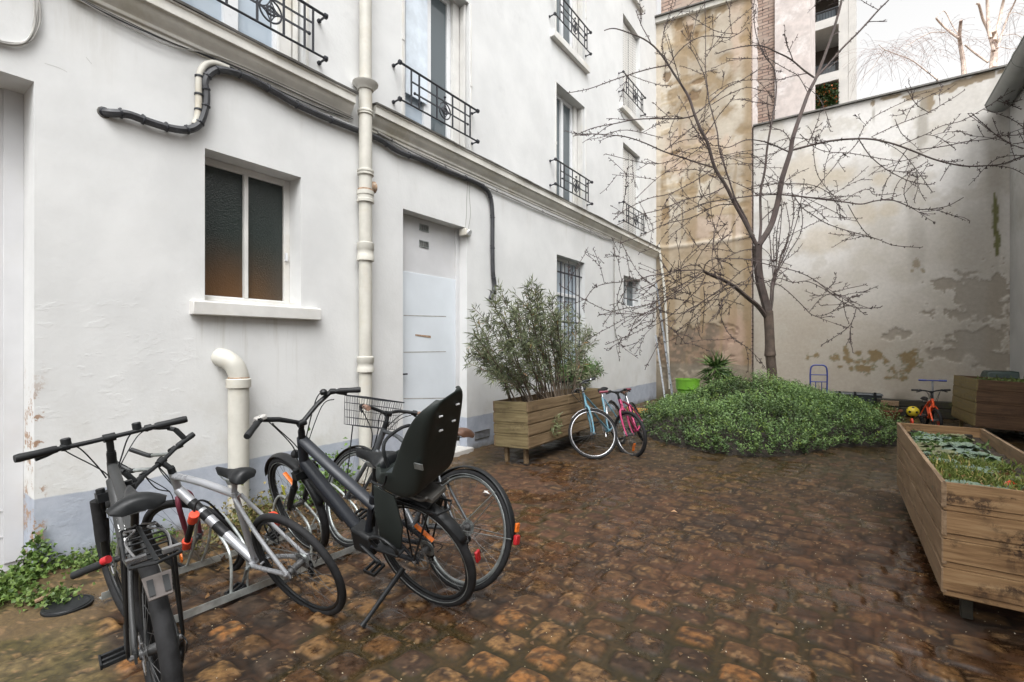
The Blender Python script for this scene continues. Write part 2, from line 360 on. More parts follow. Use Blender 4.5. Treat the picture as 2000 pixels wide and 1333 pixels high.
def m_brick():
    t=NT('flue_brick'); b=t.n('ShaderNodeTexBrick'); m=t.n('ShaderNodeMapping'); m.inputs['Rotation'].default_value=(PI/2,0,0); t.l(t.tc(),m.inputs[0]); t.l(m.outputs[0],b.inputs[0])
    b.inputs['Scale'].default_value=1; b.inputs['Brick Width'].default_value=.34; b.inputs['Row Height'].default_value=.10; b.inputs['Mortar Size'].default_value=.016
    b.inputs['Color1'].default_value=(.3,.2,.155,1); b.inputs['Color2'].default_value=(.42,.31,.25,1); b.inputs['Mortar'].default_value=(.13,.095,.08,1)
    t.set(color=t.mix(t.rng(t.noise(2,5),.4,.7),b.outputs[0],(.36,.29,.24)),rough=.85); t.bump(b.outputs[0],.5,.01); return t.m
M['brick']=m_brick()
M['oldwall']=attrmat('old_render',.88,14,.10,.5,bs=50)
M['paving']=attrmat('cobble_stone',.5,55,.5,.3,'rgh',bs=110,spec=.42)
M['pinkrender']=simple('pinkish_render',(.55,.49,.46),.85,var=.12,scale=5,dirt=(.74,.7,.68),bump=.3)
M['concrete']=simple('pale_concrete',(.5,.48,.45),.8,var=.08,scale=1.5)
M['greywall']=simple('grey_render',(.4,.395,.385),.8,var=.1,scale=1.5,dirt=(.3,.29,.26),bump=.3,bs=20)
M['gutter']=simple('painted_gutter',(.2,.21,.2),.5,var=.15,scale=4)
M['shade']=simple('recess_shade',(.1,.08,.065),.8)  # dark wall colour stands in for the shade inside the balcony recesses
M['birch']=simple('birch_bark',(.6,.48,.4),.7,var=.25,scale=6,dirt=(.2,.13,.11))
M['ground']=simple('bare_ground',(.09,.07,.05),.85,var=.3,scale=3,bump=.4)

# ================================================================ GROUND
tag(MB().quad((-120,-120,-.06),(120,-120,-.06),(120,120,-.06),(-120,120,-.06)).build('ground',M['ground']),kind='structure')
def ground():
    xs=np.concatenate([np.arange(0,1.2,.025),np.arange(1.2,4.9,.0125),np.arange(4.9,7.1,.04)])
    ys=np.concatenate([np.arange(-3,.3,.06),np.arange(.3,3.2,.0125),np.arange(3.2,5.5,.018),np.arange(5.5,8,.03),np.arange(8,13.62,.06)])
    X,Y=np.meshgrid(xs,ys,indexing='ij')
    wx=X+.018*(fbm(X*5,Y*5,2)-.5)+.05*(fbm(X*.8,Y*.8,2)-.5); wy=Y+.018*(fbm(X*5+40,Y*5,2)-.5)+.05*(fbm(X*.8+9,Y*.8,2)-.5)
    # courses: rows along X, stones staggered
    RH=.190; row=np.floor(wy/RH).astype(int); off=_T[row%256,3]*.22; SW=.224
    col=np.floor((wx+off)/SW).astype(int)
    fu=(wx+off)/SW-col; fv=wy/RH-row
    ed=_T[(col*7)%256,row%256]*.10; ed2=_T[(col*5+3)%256,(row+9)%256]*.10
    u=np.clip(np.abs(fu-.5)*2/(1-.10-ed),0,1.4); v=np.clip(np.abs(fv-.5)*2/(1-.12-ed2),0,1.4)
    rr=(u**5+v**5)**.2; top=1-sstep(.78,1.02,rr)
    dome=np.clip(1-.35*(u**2+v**2),0,1)
    r1=_T[(col*13+1)%256,(row*3)%256]; r2=_T[(col*3+5)%256,(row*11+2)%256]; r3=_T[(col*17+2)%256,(row*5+7)%256]
    tilt=((r2-.5)*(fu-.5)+(r3-.5)*(fv-.5))*.012
    grain=fbm(X*22,Y*22,4); g2=fbm(X*60,Y*60,3)
    joint=.010+.008*fbm(X*2,Y*2,3)
    nr_=.12+.80*sstep(4.6,1.6,Y-.12*X+.8*(fbm(X*.9,Y*.9+5,3)-.5))
    h=top*(.0085*dome+.006*r1+tilt+joint*.45)*(.45+.55*nr_)+.008*(grain-.5)+.004*(g2-.5)
    h+=.02*(fbm(X*.5+3,Y*.5,3)-.5)
    # concrete path strip near the wall at lower left
    pb=.10*(fbm(X*2+70,Y*2,4)-.5)
    pm=sstep(1.88,1.80,X+pb*.8)*sstep(1.02,.90,Y+pb*1.5+.12*X)
    jx=np.minimum(np.abs(X-.36*Y-.98),np.abs(X-.36*Y-1.33)); jl=1-sstep(.006,.016,jx)
    hp=.012+.005*(grain-.5)+.002*(g2-.5)-.012*jl
    h=lerp(h,hp,pm)
    # colours
    n1=fbm(X*1.2+5,Y*1.2,4); n2=fbm(X*7+31,Y*7,4); n3=fbm(X*14+3,Y*14+8,4); n4=fbm(X*.6,Y*.6+50,3)
    def cc(a): return np.array(a)[None,None,:]*np.ones(X.shape+(1,))
    fm=fbm(X*26+5,Y*26+1,4); fm2=fbm(X*48,Y*48,3); gy=fbm(X*3+11,Y*3,3)
    near=sstep(2.9,.9,Y-.25*X)
    sel=r1*.6+r2*.4
    stone=lerp(cc((.034,.029,.024)),cc((.062,.040,.022)),sstep(.3,.5,sel)[...,None])
    stone=lerp(stone,cc((.100,.064,.030)),sstep(.52,.66,sel)[...,None])
    tan=sstep(.56,.72,r3)*sstep(.46,.56,fm*.55+n3*.45+.08*near)
    stone=lerp(stone,cc((.205,.140,.068)),(tan*(.45+.5*near))[...,None])
    org=sstep(.80,.86,r3*.5+r2*.5+.22*(r1-.4)); stone=lerp(stone,cc((.24,.125,.045)),(org*sstep(.40,.50,fm)*(.15+.8*near))[...,None])
    stone=stone*(.62+.76*sstep(.3,.7,fm))[...,None]
    pit=sstep(.60,.68,fm2); stone=stone*(1-.55*pit)[...,None]
    jc=lerp(cc((.020,.014,.009)),cc((.052,.030,.016)),sstep(.35,.65,n2)[...,None])*(.7+.6*sstep(.3,.7,fm2))[...,None]
    silt=lerp(cc((.050,.027,.016)),cc((.080,.043,.026)),sstep(.3,.7,gy)[...,None])*(.75+.5*sstep(.3,.7,fm))[...,None]
    film=np.clip(sstep(.38,.56,n1*.55+n2*.45+.08*(r2-.5))*.75+.30,0,.92)*(1-.6*near)
    edge=np.exp(-((rr-1.0)/.10)**2)
    colr=lerp(jc,stone,top[...,None]); colr=lerp(colr,silt,(film*(1-.6*edge))[...,None]); colr=colr*(1-.45*edge*(1-.5*film))[...,None]
    moss=np.clip(sstep(4.2,7.2,Y+1.2*(n1-.5))*.62+sstep(1.3,.5,X+.6*(n1-.5))*.6,0,.8)*sstep(.3,.62,n2+.12)
    colr=lerp(colr,cc((.036,.034,.012))*(.6+.8*sstep(.3,.7,fm))[...,None],moss[...,None])
    mossj=(1-top)*sstep(.52,.64,n1)*.5; colr=lerp(colr,cc((.032,.034,.012)),mossj[...,None])
    pc=lerp(cc((.060,.056,.026)),cc((.105,.092,.050)),sstep(.35,.65,n2)[...,None]); pc=lerp(pc,cc((.052,.050,.018)),(sstep(.42,.6,n1+.25*(.9-X))*.8)[...,None]); pc=lerp(pc,cc((.04,.035,.02)),(jl*.7)[...,None])
    pc=pc*(.7+.6*sstep(.3,.7,fm))[...,None]*(1-.4*sstep(.6,.7,fm2))[...,None]; colr=lerp(colr,pc,pm[...,None])
    ring=np.hypot((X-.78)/.27,(Y-.82)/.34); sand=1-sstep(.95,1.12,ring+.25*(n2-.5)); colr=lerp(colr,cc((.105,.082,.05)),(sand*.75)[...,None])
    dirt=sstep(.55,.25,X+.3*(n2-.5)); colr=lerp(colr,cc((.10,.075,.045)),(dirt*.6)[...,None])
    sp=sstep(.74,.78,fbm(X*38+9,Y*38+2,2)); colr=lerp(colr,cc((.25,.18,.11)),(sp*.5)[...,None])
    wet=sstep(.45,.58,fbm(X*2.3+4,Y*2.3+60,4)+.12*(r1-.5))*(1-pm)*(1-.6*moss); rgh=np.clip(lerp(.74,.11,wet)+.1*(1-top)+.25*tan*near,.16,.95)
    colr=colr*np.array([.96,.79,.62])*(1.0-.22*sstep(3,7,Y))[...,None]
    P=np.stack([X,Y,h-.012],-1)
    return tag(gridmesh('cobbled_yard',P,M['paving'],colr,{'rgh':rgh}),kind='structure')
ground()
# ================================================================ WHITE BUILDING
WT=13.6
def openings_wall():
    ops=[(-6,.80,0,3.262,.30),(1.84,2.712,1.88,3.168,.20),(4.044,5.244,0,3.17,.15),(7.815,8.97,.80,3.197,.17),(11.052,12.2,2.468,3.197,.17),
         (1.56,2.734,4.22,6.40,.2),(4.077,5.285,4.22,6.40,.2),(7.805,8.97,4.22,6.40,.2),(11.02,12.16,4.22,6.40,.2),
         (1.56,2.734,7.24,9.5,.2),(4.077,5.285,7.24,9.5,.2),(7.805,8.97,7.24,9.5,.2),(11.02,12.16,7.24,9.5,.2),(11.02,12.16,10.3,12.4,.2),(7.805,8.97,10.3,12.4,.2)]
    ys=sorted({-6,13.5,*[o[0] for o in ops],*[o[1] for o in ops],*np.arange(-6,13.5,1.0)}); zs=sorted({-.06,WT,*[o[2] for o in ops],*[o[3] for o in ops]})
    b=MB()
    for i in range(len(ys)-1):
        for j in range(len(zs)-1):
            y=(ys[i]+ys[i+1])/2; z=(zs[j]+zs[j+1])/2
            if any(o[0]<y<o[1] and o[2]<z<o[3] for o in ops): continue
            b.quad((0,ys[i],zs[j]),(0,ys[i+1],zs[j]),(0,ys[i+1],zs[j+1]),(0,ys[i],zs[j+1]))
    for (a,c,d,e,r) in ops:
        r=r+.06
        b.quad((0,a,d),(-r,a,d),(-r,a,e),(0,a,e)); b.quad((0,c,d),(0,c,e),(-r,c,e),(-r,c,d)); b.quad((0,a,e),(-r,a,e),(-r,c,e),(0,c,e))
        if d>0: b.quad((0,a,d),(0,c,d),(-r,c,d),(-r,a,d))
    return b
house=thing('white_building','white rendered building with iron balcony rails and a grey blue plinth','building',(0,0,0))
b=openings_wall(); b.quad((-9,13.5,-.06),(-9,13.5,WT),(0,13.5,WT),(0,13.5,-.06)); b.quad((-9,-6,-.06),(0,-6,-.06),(0,-6,WT),(-9,-6,WT)); b.quad((-9,-6,WT),(0,-6,WT),(0,13.5,WT),(-9,13.5,WT)); b.quad((-9,-6,-.06),(-9,-6,WT),(-9,13.5,WT),(-9,13.5,-.06))
b.build('wall',M['plaster'],house,smooth=0,fix=False)
prof=[(-.01,3.93),(.012,3.93),(.012,3.955),(.03,3.965),(.034,3.99),(.05,4.012),(.075,4.035),(.095,4.068),(.103,4.088),(.13,4.09),(.13,4.168),(.145,4.176),(.145,4.19),(-.01,4.2)]
for a,c in ((-6,3.265),(3.53,13.47)):
    MB().prism(prof,1,a,c).build('cornice',M['cornice'],house,smooth=25,bevel=.004)
    b=MB()
    n=int((c-a)/.25); pts=[(.155+.006*math.sin(i*1.7)+.004*math.sin(i*.6),a-.01+(c-a+.02)*i/n) for i in range(n+1)]
    for i in range(n):
        (x0,y0),(x1,y1)=pts[i],pts[i+1]; dz=.003*math.sin(i*.9)
        b.hexa([(-.01,y0,4.205),(x0,y0,4.187+dz),(x1,y1,4.187+dz),(-.01,y1,4.205),(-.01,y0,4.222),(x0+.004,y0,4.207+dz),(x1+.004,y1,4.207+dz),(-.01,y1,4.222)])
    b.build('ledge_flashing',M['zinc'],house,smooth=0)
def window(y0,y1,z0,z1,x,fr=.055,mull=1,glass='glasspale',glass2=None,fm='pvc',name='window',tr=None):
    b=MB(); d=.05
    b.box(x-d,x,y0,y0+fr,z0,z1).box(x-d,x,y1-fr,y1,z0,z1).box(x-d,x+.002,y0+fr,y1-fr,z1-fr,z1).box(x-d,x+.002,y0+fr,y1-fr,z0,z0+fr)
    ym=(y0+y1)/2
    if mull: b.box(x-d+.004,x+.012,ym-mull*.5,ym+mull*.5,z0+fr,z1-fr)
    if tr: b.box(x-d+.003,x+.006,y0+fr,y1-fr,tr-.03,tr+.03)
    o=b.build(name,M[fm],house,bevel=.004)
    if mull:
        MB().box(x-.035,x-.03,y0+fr-.01,ym-mull*.5+.01,z0+fr-.01,z1-fr+.01).build('pane',M[glass],o,smooth=0)
        MB().box(x-.035,x-.03,ym+mull*.5-.01,y1-fr+.01,z0+fr-.01,z1-fr+.01).build('pane',M[glass2 or glass],o,smooth=0)
    else: MB().box(x-.035,x-.03,y0+fr-.01,y1-fr+.01,z0+fr-.01,z1-fr+.01).build('pane',M[glass],o,smooth=0)
    return o
# ground floor window
w1=window(1.84,2.712,1.885,3.166,-.2,.06,.035,'glass1',fm='trim')
b=MB(); b.box(-.205,-.10,1.84,2.712,1.88,1.93); b.box(-.11,-.075,1.84,2.712,1.88,1.90); b.build('frame',M['trim'],w1,bevel=.004)
MB().hexa([(-.15,1.724,1.754),(.075,1.724,1.754),(.075,2.891,1.754),(-.0,2.891,1.754),(-.15,1.724,1.885),(.075,1.724,1.868),(.075,2.891,1.868),(-.0,2.891,1.885)]).build('sill',M['trim'],w1,bevel=.008)
MB().box(-.197,-.175,2.655,2.675,2.35,2.43).build('handle',M['pvc'],w1)
# upstairs windows with folded shutters
def rail(y0,y1,z0,z1,par,full=True):
    b=MB(); x=.12; W=y1-y0; H=z1-z0
    b.tube([(x,y0,z1),(x,y1,z1)],.014,8); b.tube([(x,y0,z0),(x,y1,z0)],.011,8)
    for y in (y0,y1):
        for z in (z0,z1):
            b.lathe((x,y-.02,z),(0,1,0),[(.012,0),(.028,.006),(.028,.034),(.012,.04)],10); b.tube([(x,y,z),(-.01,y,z-.01)],.011,6); b.tube([(.02,y,z-.005),(0,y,z-.005)],.022,8)
    fr=[.125,.215,.43,.635,.81,.885]; zm=z1-.34*H; z3=z1-.62*H
    for f in (fr[0],fr[1],fr[2],fr[3],fr[4],fr[5]): b.box(x-.007,x+.007,y0+f*W-.009,y0+f*W+.009,z0,z1)
    b.box(x-.006,x+.006,y0+fr[0]*W,y0+fr[5]*W,zm-.008,zm+.008)
    b.box(x-.0055,x+.0055,y0+.165*W,y0+.85*W,z3-.009,z3+.009)
    for f in (.165,.85): b.ball((x,y0+f*W,z3),.018,8,6)
    cy=y0+.532*W; R=.24*H
    b.ring((x,cy,z3),(1,0,0),R,.009,24,6); b.ring((x,cy,z3),(1,0,0),R*.36,.011,14,6); b.tube([(x,cy,z0),(x,cy,zm+.05)],.007,6); b.ball((x,cy,zm+.06),.018,8,6)
    for s in (-1,1):
        for t in (-1,1): b.tube(curve([(x,cy+s*R*.95,z3),(x,cy+s*R*.4,z3+t*R*.28),(x,cy,z3+t*R*.95)],4),.006,5)
    return b.build('railing',M['iron'],par)
def upstairs(y0,y1,z0,z1,kind,ry0,ry1,rz):
    if kind=='perf':
        o=window(y0,y1,z0,z1,-.2,.06,.06,'glassdark')
        s=MB(); ww=(y1-y0)/4
        for i in range(4): s.box(-.10-.012*(i%2),-.088-.012*(i%2),y0+ww*i+.01,y0+ww*(i+1)-.005,z0+.02,z1-.05)
        s.build('shutter',M['perf'],o,smooth=0)
    else:
        o=window(y0+.10,y1-.12 if kind=='A' else y1-.16,z0,z1,-.2,.075,.13 if kind!='D' else .09,'glasspale' if kind in('A','B') else 'glassdark',{'A':'glasspale','B':'glassdark','D':'glassdark'}[kind])
        s=MB()
        for yy in ((y1-.018,),(y0+.004,)) :
            for k in range(3): s.box(-.19+.055*k,-.145+.055*k,yy[0]-.012*k if yy[0]>y0+.5 else yy[0]+.012*k,(yy[0]-.012*k if yy[0]>y0+.5 else yy[0]+.012*k)+.01,z0+.03,z1-.03)
        s.box(-.20,-.155,y1-.16,y1-.03,z0,z1)
        s.build('shutter',M['trim'],o,bevel=.002)
        # slim external shutter hinges / guide strips beside the opening
        for yy in (y0-.05,y1+.03): g=MB(); g.box(0.0,.012,yy,yy+.025,z0+.02,z1); g.box(0.0,.02,yy-.004,yy+.03,z0+1.0,z0+1.06); g.build('shutter_guide',M['trim'],o)
        MB().box(-.168,-.16,y0+.16,(y0+y1)/2-.06,z0+.5,z1-.06).build('pane',M['curtain'],o,smooth=0) if kind=='B' else None
    rail(ry0,ry1,rz[0],rz[1],o)
    if z0>5: MB().box(-.15,.09,y0-.24,y1+.08,z0-.13,z0-.002).build('sill',M['trim'],o,bevel=.008)
    return o
upstairs(1.56,2.734,4.22,6.40,'A',1.70,2.905,(4.40,4.83))
upstairs(4.077,5.285,4.22,6.40,'B',3.888,5.338,(4.406,4.84))
upstairs(7.805,8.97,4.22,6.40,'D',7.56,9.06,(4.413,4.858))
upstairs(11.02,12.16,4.22,6.40,'perf',10.755,12.26,(4.433,4.87))
upstairs(7.805,8.97,7.24,9.5,'D',7.54,9.0,(7.47,7.91))
upstairs(11.02,12.16,7.24,9.5,'perf',10.74,12.207,(7.49,7.92))
upstairs(1.56,2.734,7.24,9.5,'D',1.4,2.9,(7.47,7.91)); upstairs(4.077,5.285,7.24,9.5,'D',3.89,5.34,(7.47,7.91))
upstairs(11.02,12.16,10.3,12.4,'perf',10.74,12.207,(10.5,10.95)); upstairs(7.805,8.97,10.3,12.4,'D',7.54,9.0,(10.5,10.95))
# garage-like white double door at the left edge
b=MB(); b.box(-.36,-.30,-6,.80,-.06,3.262); b.box(-.30,-.285,.70,.80,0,3.262)
for z in (.18,.36): b.box(-.30,-.294,-6,.70,z,z+.012)
for y in (-.3,-1.4): b.box(-.30,-.292,y,y+.03,0,3.2)
dl=b.build('door',M['greydoor'],house,bevel=.003); dl['label']='tall white painted door at the left edge'
MB().box(-.302,-.296,.655,.668,.0,3.25).build('frame',M['zinc'],dl,smooth=0)
# back door with transom panel
X0=-.15
b=MB(); b.box(X0-.06,X0,4.044,5.17,.05,2.44)
d=b.build('door',M['door'],house,bevel=.003); d['label']='pale blue white flush door with three grooves'
g=MB()
for z0_,z1_ in ((1.88,1.905),(1.415,1.415),(.83,.765)):
    g.hexa([(X0-.001,4.19,z0_-.008),(X0+.0015,4.19,z0_-.008),(X0+.0015,4.97,z1_-.008),(X0-.001,4.97,z1_-.008),(X0-.001,4.19,z0_+.004),(X0+.0015,4.19,z0_+.004),(X0+.0015,4.97,z1_+.004),(X0-.001,4.97,z1_+.004)])
g.build('groove',M['greycable'],d,smooth=0)
MB().tube(curve([(X0,4.07,1.14),(X0+.05,4.07,1.14),(X0+.055,4.2,1.14)],5),.011,8).box(X0,X0+.006,4.055,4.09,1.05,1.18).build('handle',M['iron'],d)
b=MB()
b.hexa([(X0,4.39,1.625),(X0+.004,4.39,1.625),(X0+.004,4.67,1.60),(X0,4.67,1.60),(X0,4.39,1.645),(X0+.004,4.39,1.645),(X0+.004,4.67,1.63),(X0,4.67,1.63)]); b.build('letter_slot',M['rustring'],d)
b=MB(); b.box(X0-.05,X0-.012,4.044,5.17,2.44,3.17); b.box(X0-.05,X0+.012,5.17,5.244,.05,3.17); tp=b.build('transom_panel',M['greydoor'],house,bevel=.004)
for zc in (3.055,2.84):
    g=MB(); y0,y1,z0,z1=4.47,4.64,zc-.045,zc+.045
    g.box(X0-.012,X0-.002,y0,y1,z0,z0+.012).box(X0-.012,X0-.002,y0,y1,z1-.012,z1).box(X0-.012,X0-.002,y0,y0+.012,z0+.012,z1-.012).box(X0-.012,X0-.002,y1-.012,y1,z0+.012,z1-.012)
    for k in range(1,5): yy=y0+(y1-y0)*k/5; g.box(X0-.011,X0-.004,yy-.003,yy+.003,z0+.012,z1-.012)
    v=g.build('vent_grille',M['steel'],tp); MB().box(X0-.016,X0-.0115,y0+.012,y1-.012,z0+.012,z1-.012).build('opening',M['zinc'],v,smooth=0)
MB().box(-.22,.10,4.0,5.28,-.03,.055).build('doorstep',M['concrete'],house,bevel=.012)
g=MB(); y0,y1,z0,z1=5.42,5.75,.12,.24
g.box(.0,.01,y0,y1,z0,z0+.012).box(.0,.01,y0,y1,z1-.012,z1)
for k in range(12): yy=y0+(y1-y0)*k/11; g.hexa([(.002,yy-.004,z0),(.008,yy-.004,z0),(.008,yy+.004,z0),(.002,yy+.004,z0),(.002,yy+.02,z1),(.008,yy+.02,z1),(.008,yy+.028,z1),(.002,yy+.028,z1)])
g.build('vent_grille',M['zinc'],house)
# barred ground floor window and small high window
w3=window(7.815,8.97,.80,3.197,-.17,.05,.05,'glasspale',tr=2.5)
g=MB()
for k in range(7): yy=7.90+k*.155; g.box(-.06,-.045,yy-.008,yy+.008,.9,3.08)
for z in (2.90,1.95,1.0): g.box(-.07,-.06,7.81,8.97,z-.016,z+.016)
g.build('security_bars',M['iron'],w3)
MB().box(-.12,.06,7.74,9.05,.70,.795).build('sill',M['trim'],w3,bevel=.006)
w4=window(11.052,12.2,2.468,3.197,-.17,.05,.05,'glassdark')
g=MB()
for z in (2.66,2.98): g.box(-.08,-.065,11.05,12.2,z-.012,z+.012)
g.build('security_bars',M['iron'],w4)
# security light over the door corner
t=thing('door_lamp','small beige bulkhead lamp at the top corner of the pale door','lamp',(.02,5.22,3.1))
MB().box(-.10,.03,-.06,.06,-.05,.05).build('housing',M['pipe'],t,bevel=.012); MB().cyl((.03,0,0),(.055,0,-.012),.04,14).build('lens',M['pvc'],t)
# ================================================================ OLD WALLS
def painted_wall(name,label,x0,x1,z0,z1,y,fn,res=.03,cat='wall',thick=.4):
    xs=np.arange(x0,x1+1e-6,(x1-x0)/round((x1-x0)/res)); zs=np.arange(z0,z1+1e-6,(z1-z0)/round((z1-z0)/res))
    X,Z=np.meshgrid(xs,zs,indexing='ij'); col,disp=fn(X,Z)
    P=np.stack([X,y-disp,Z],-1)
    o=thing(name,label,cat,(0,0,0)); gridmesh('wall_face',P,M['oldwall'],col,parent=o)
    b=MB(); b.box(x0,x1,y+.09,y+thick,z0,z1); b.build('wall_core',M['concrete'] if name!='tan_party_wall' else M['brick'],o,smooth=0)
    return o
def cc(X,a): return np.array(a)[None,None,:]*np.ones(X.shape+(1,))
def blobs(X,Z,y,lst,nz):
    """stains given as (photo u, v, half width, half height) -> mask on wall plane y"""
    m=np.zeros(X.shape)
    for (u,v,ru,rv) in lst:
        c=aty(u,v,y); e=aty(u+ru,v,y); f=aty(u,v-rv,y)
        r=np.hypot((X-c[0])/abs(e[0]-c[0]),(Z-c[2])/abs(f[2]-c[2])); m=np.maximum(m,1-sstep(.45,1.25,r+nz))
    return m
YB=13.57
def greyfn(X,Z):
    n1=fbm(X*.8,Z*.8,5); n2=fbm(X*2.6+9,Z*2.6,5); n3=fbm(X*9,Z*9+4,4); n4=fbm(X*.5+31,Z*.5,4); st=fbm(X*3.2+7,Z*.45,5); hz=fbm(X*.9,Z*4.+3,4)
    c=lerp(cc(X,(.50,.475,.44)),cc(X,(.61,.59,.565)),sstep(.35,.65,n1)[...,None])
    c=lerp(c,cc(X,(.34,.285,.215)),(sstep(4.4,1.2,Z+1.2*(n1-.5))*.75)[...,None])
    c=lerp(c,cc(X,(.42,.385,.33)),(sstep(.52,.68,n2)*.5)[...,None])
    c=lerp(c,cc(X,(.44,.37,.27)),(blobs(X,Z,YB,[(1560,330,40,25),(1600,350,50,22),(1640,345,35,20),(1690,420,30,24),(1735,410,25,16),(1720,350,20,14),(1575,330,25,40),(1610,470,60,30)],.5*(n3-.5)+.3*(n2-.5))*.55)[...,None])
    c=lerp(c,cc(X,(.36,.33,.29)),(sstep(.5,.7,st)*sstep(5.2,6.8,X)*.5)[...,None])
    c=lerp(c,cc(X,(.40,.35,.285)),(sstep(.52,.66,hz)*sstep(3.2,1.5,Z)*.45)[...,None])
    dp=-.12+blobs(X,Z,YB,[(1905,600,70,60),(1860,610,40,24),(1925,660,60,40),(1880,665,60,35),(1930,700,45,22),(1850,690,45,20),(1945,560,26,60),(1760,655,30,16),(1840,560,40,18)],2.2*(n2-.5)+1.2*(n3-.5)+.8*(fbm(X*20,Z*20,3)-.5))
    c=lerp(c,cc(X,(.27,.235,.19)),(sstep(.25,.5,dp)*.85)[...,None]); c=lerp(c,cc(X,(.62,.58,.52)),(np.exp(-((dp-.2)/.06)**2)*.35)[...,None])
    # moss tufts / rust stains low on the wall
    sp=[(1632,700,10,6),(1652,684,5,12),(1676,690,8,6),(1660,704,7,5),(1674,707,9,5),(1690,706,10,7),(1688,721,20,9),(1710,696,13,10),(1732,706,7,5),(1742,720,8,9),(1770,704,18,13),(1782,711,15,9),(1786,690,8,6),(1800,706,6,5),(1768,722,9,6),(1741,738,12,5),(1578,698,6,5),(1594,694,5,4),(1662,720,6,6),(1700,688,6,5),(1764,740,6,5),(1790,515,6,8),(1780,530,5,5),(1803,528,5,6),(1650,700,8,4),(1640,716,6,4)]
    m=blobs(X,Z,YB,sp,1.9*(n3-.5)+1.4*(fbm(X*22,Z*22,3)-.5))*1.0; c=lerp(c,cc(X,(.19,.125,.045)),(sstep(.32,1.0,m)*.85)[...,None]); c=lerp(c,cc(X,(.12,.13,.06)),(sstep(.05,.3,m)*(1-sstep(.3,.75,m))*.7)[...,None])
    # run-off under the coping, moss streak by the corner
    tp=blobs(X,Z,YB,[(1795,188,26,9),(1812,200,16,22),(1800,182,40,6),(1840,176,45,10),(1880,163,40,8),(1925,148,34,8),(1960,140,24,6),(1938,142,10,14),(1705,203,5,9),(1740,190,30,5)],.9*(n3-.5))
    c=lerp(c,cc(X,(.20,.145,.08)),(sstep(.3,.6,tp)*.85)[...,None])
    s1=blobs(X,Z,YB,[(1802,238,13,55),(1796,270,7,40),(1706,225,4,25)],1.0*(st-.5)+.5*(n3-.5)); c=lerp(c,cc(X,(.27,.25,.215)),(s1*.7)[...,None])
    g=blobs(X,Z,YB,[(1942,330,24,150),(1950,260,16,60),(1900,560,40,220),(1780,360,14,120),(1790,470,22,80)],.9*(st-.5)+.3*(n2-.5)); c=lerp(c,cc(X,(.31,.285,.25)),(g*.5)[...,None])
    mo=blobs(X,Z,YB,[(1944,428,6,42),(1948,478,7,26),(1942,400,4,20)],1.0*(n3-.5)); c=lerp(c,cc(X,(.10,.10,.025)),(sstep(.2,.6,mo)*.9)[...,None])
    c=lerp(c,cc(X,(.10,.085,.06)),(sstep(.5,.05,Z+.5*(n2-.5))*.8)[...,None])
    d=.012*(n1-.5)+.006*(n2-.5)+.003*n3-.012*sstep(.35,.5,dp)
    return c,d
g=painted_wall('grey_boundary_wall','tall stained off white rendered wall closing the end of the yard','wall',0,0,0,0,None) if False else painted_wall('grey_boundary_wall','tall stained off white rendered wall closing the end of the yard',2.46,7.4,-.06,7.06,YB,greyfn,.027)
b=MB(); b.hexa([(2.46,13.50,7.065),(7.4,13.50,7.065),(7.4,14.1,7.065),(2.46,14.1,7.065),(2.46,13.50,7.10),(7.4,13.50,7.10),(7.4,14.1,7.15),(2.46,14.1,7.15)]); b.build('coping',M['zinc'],g)
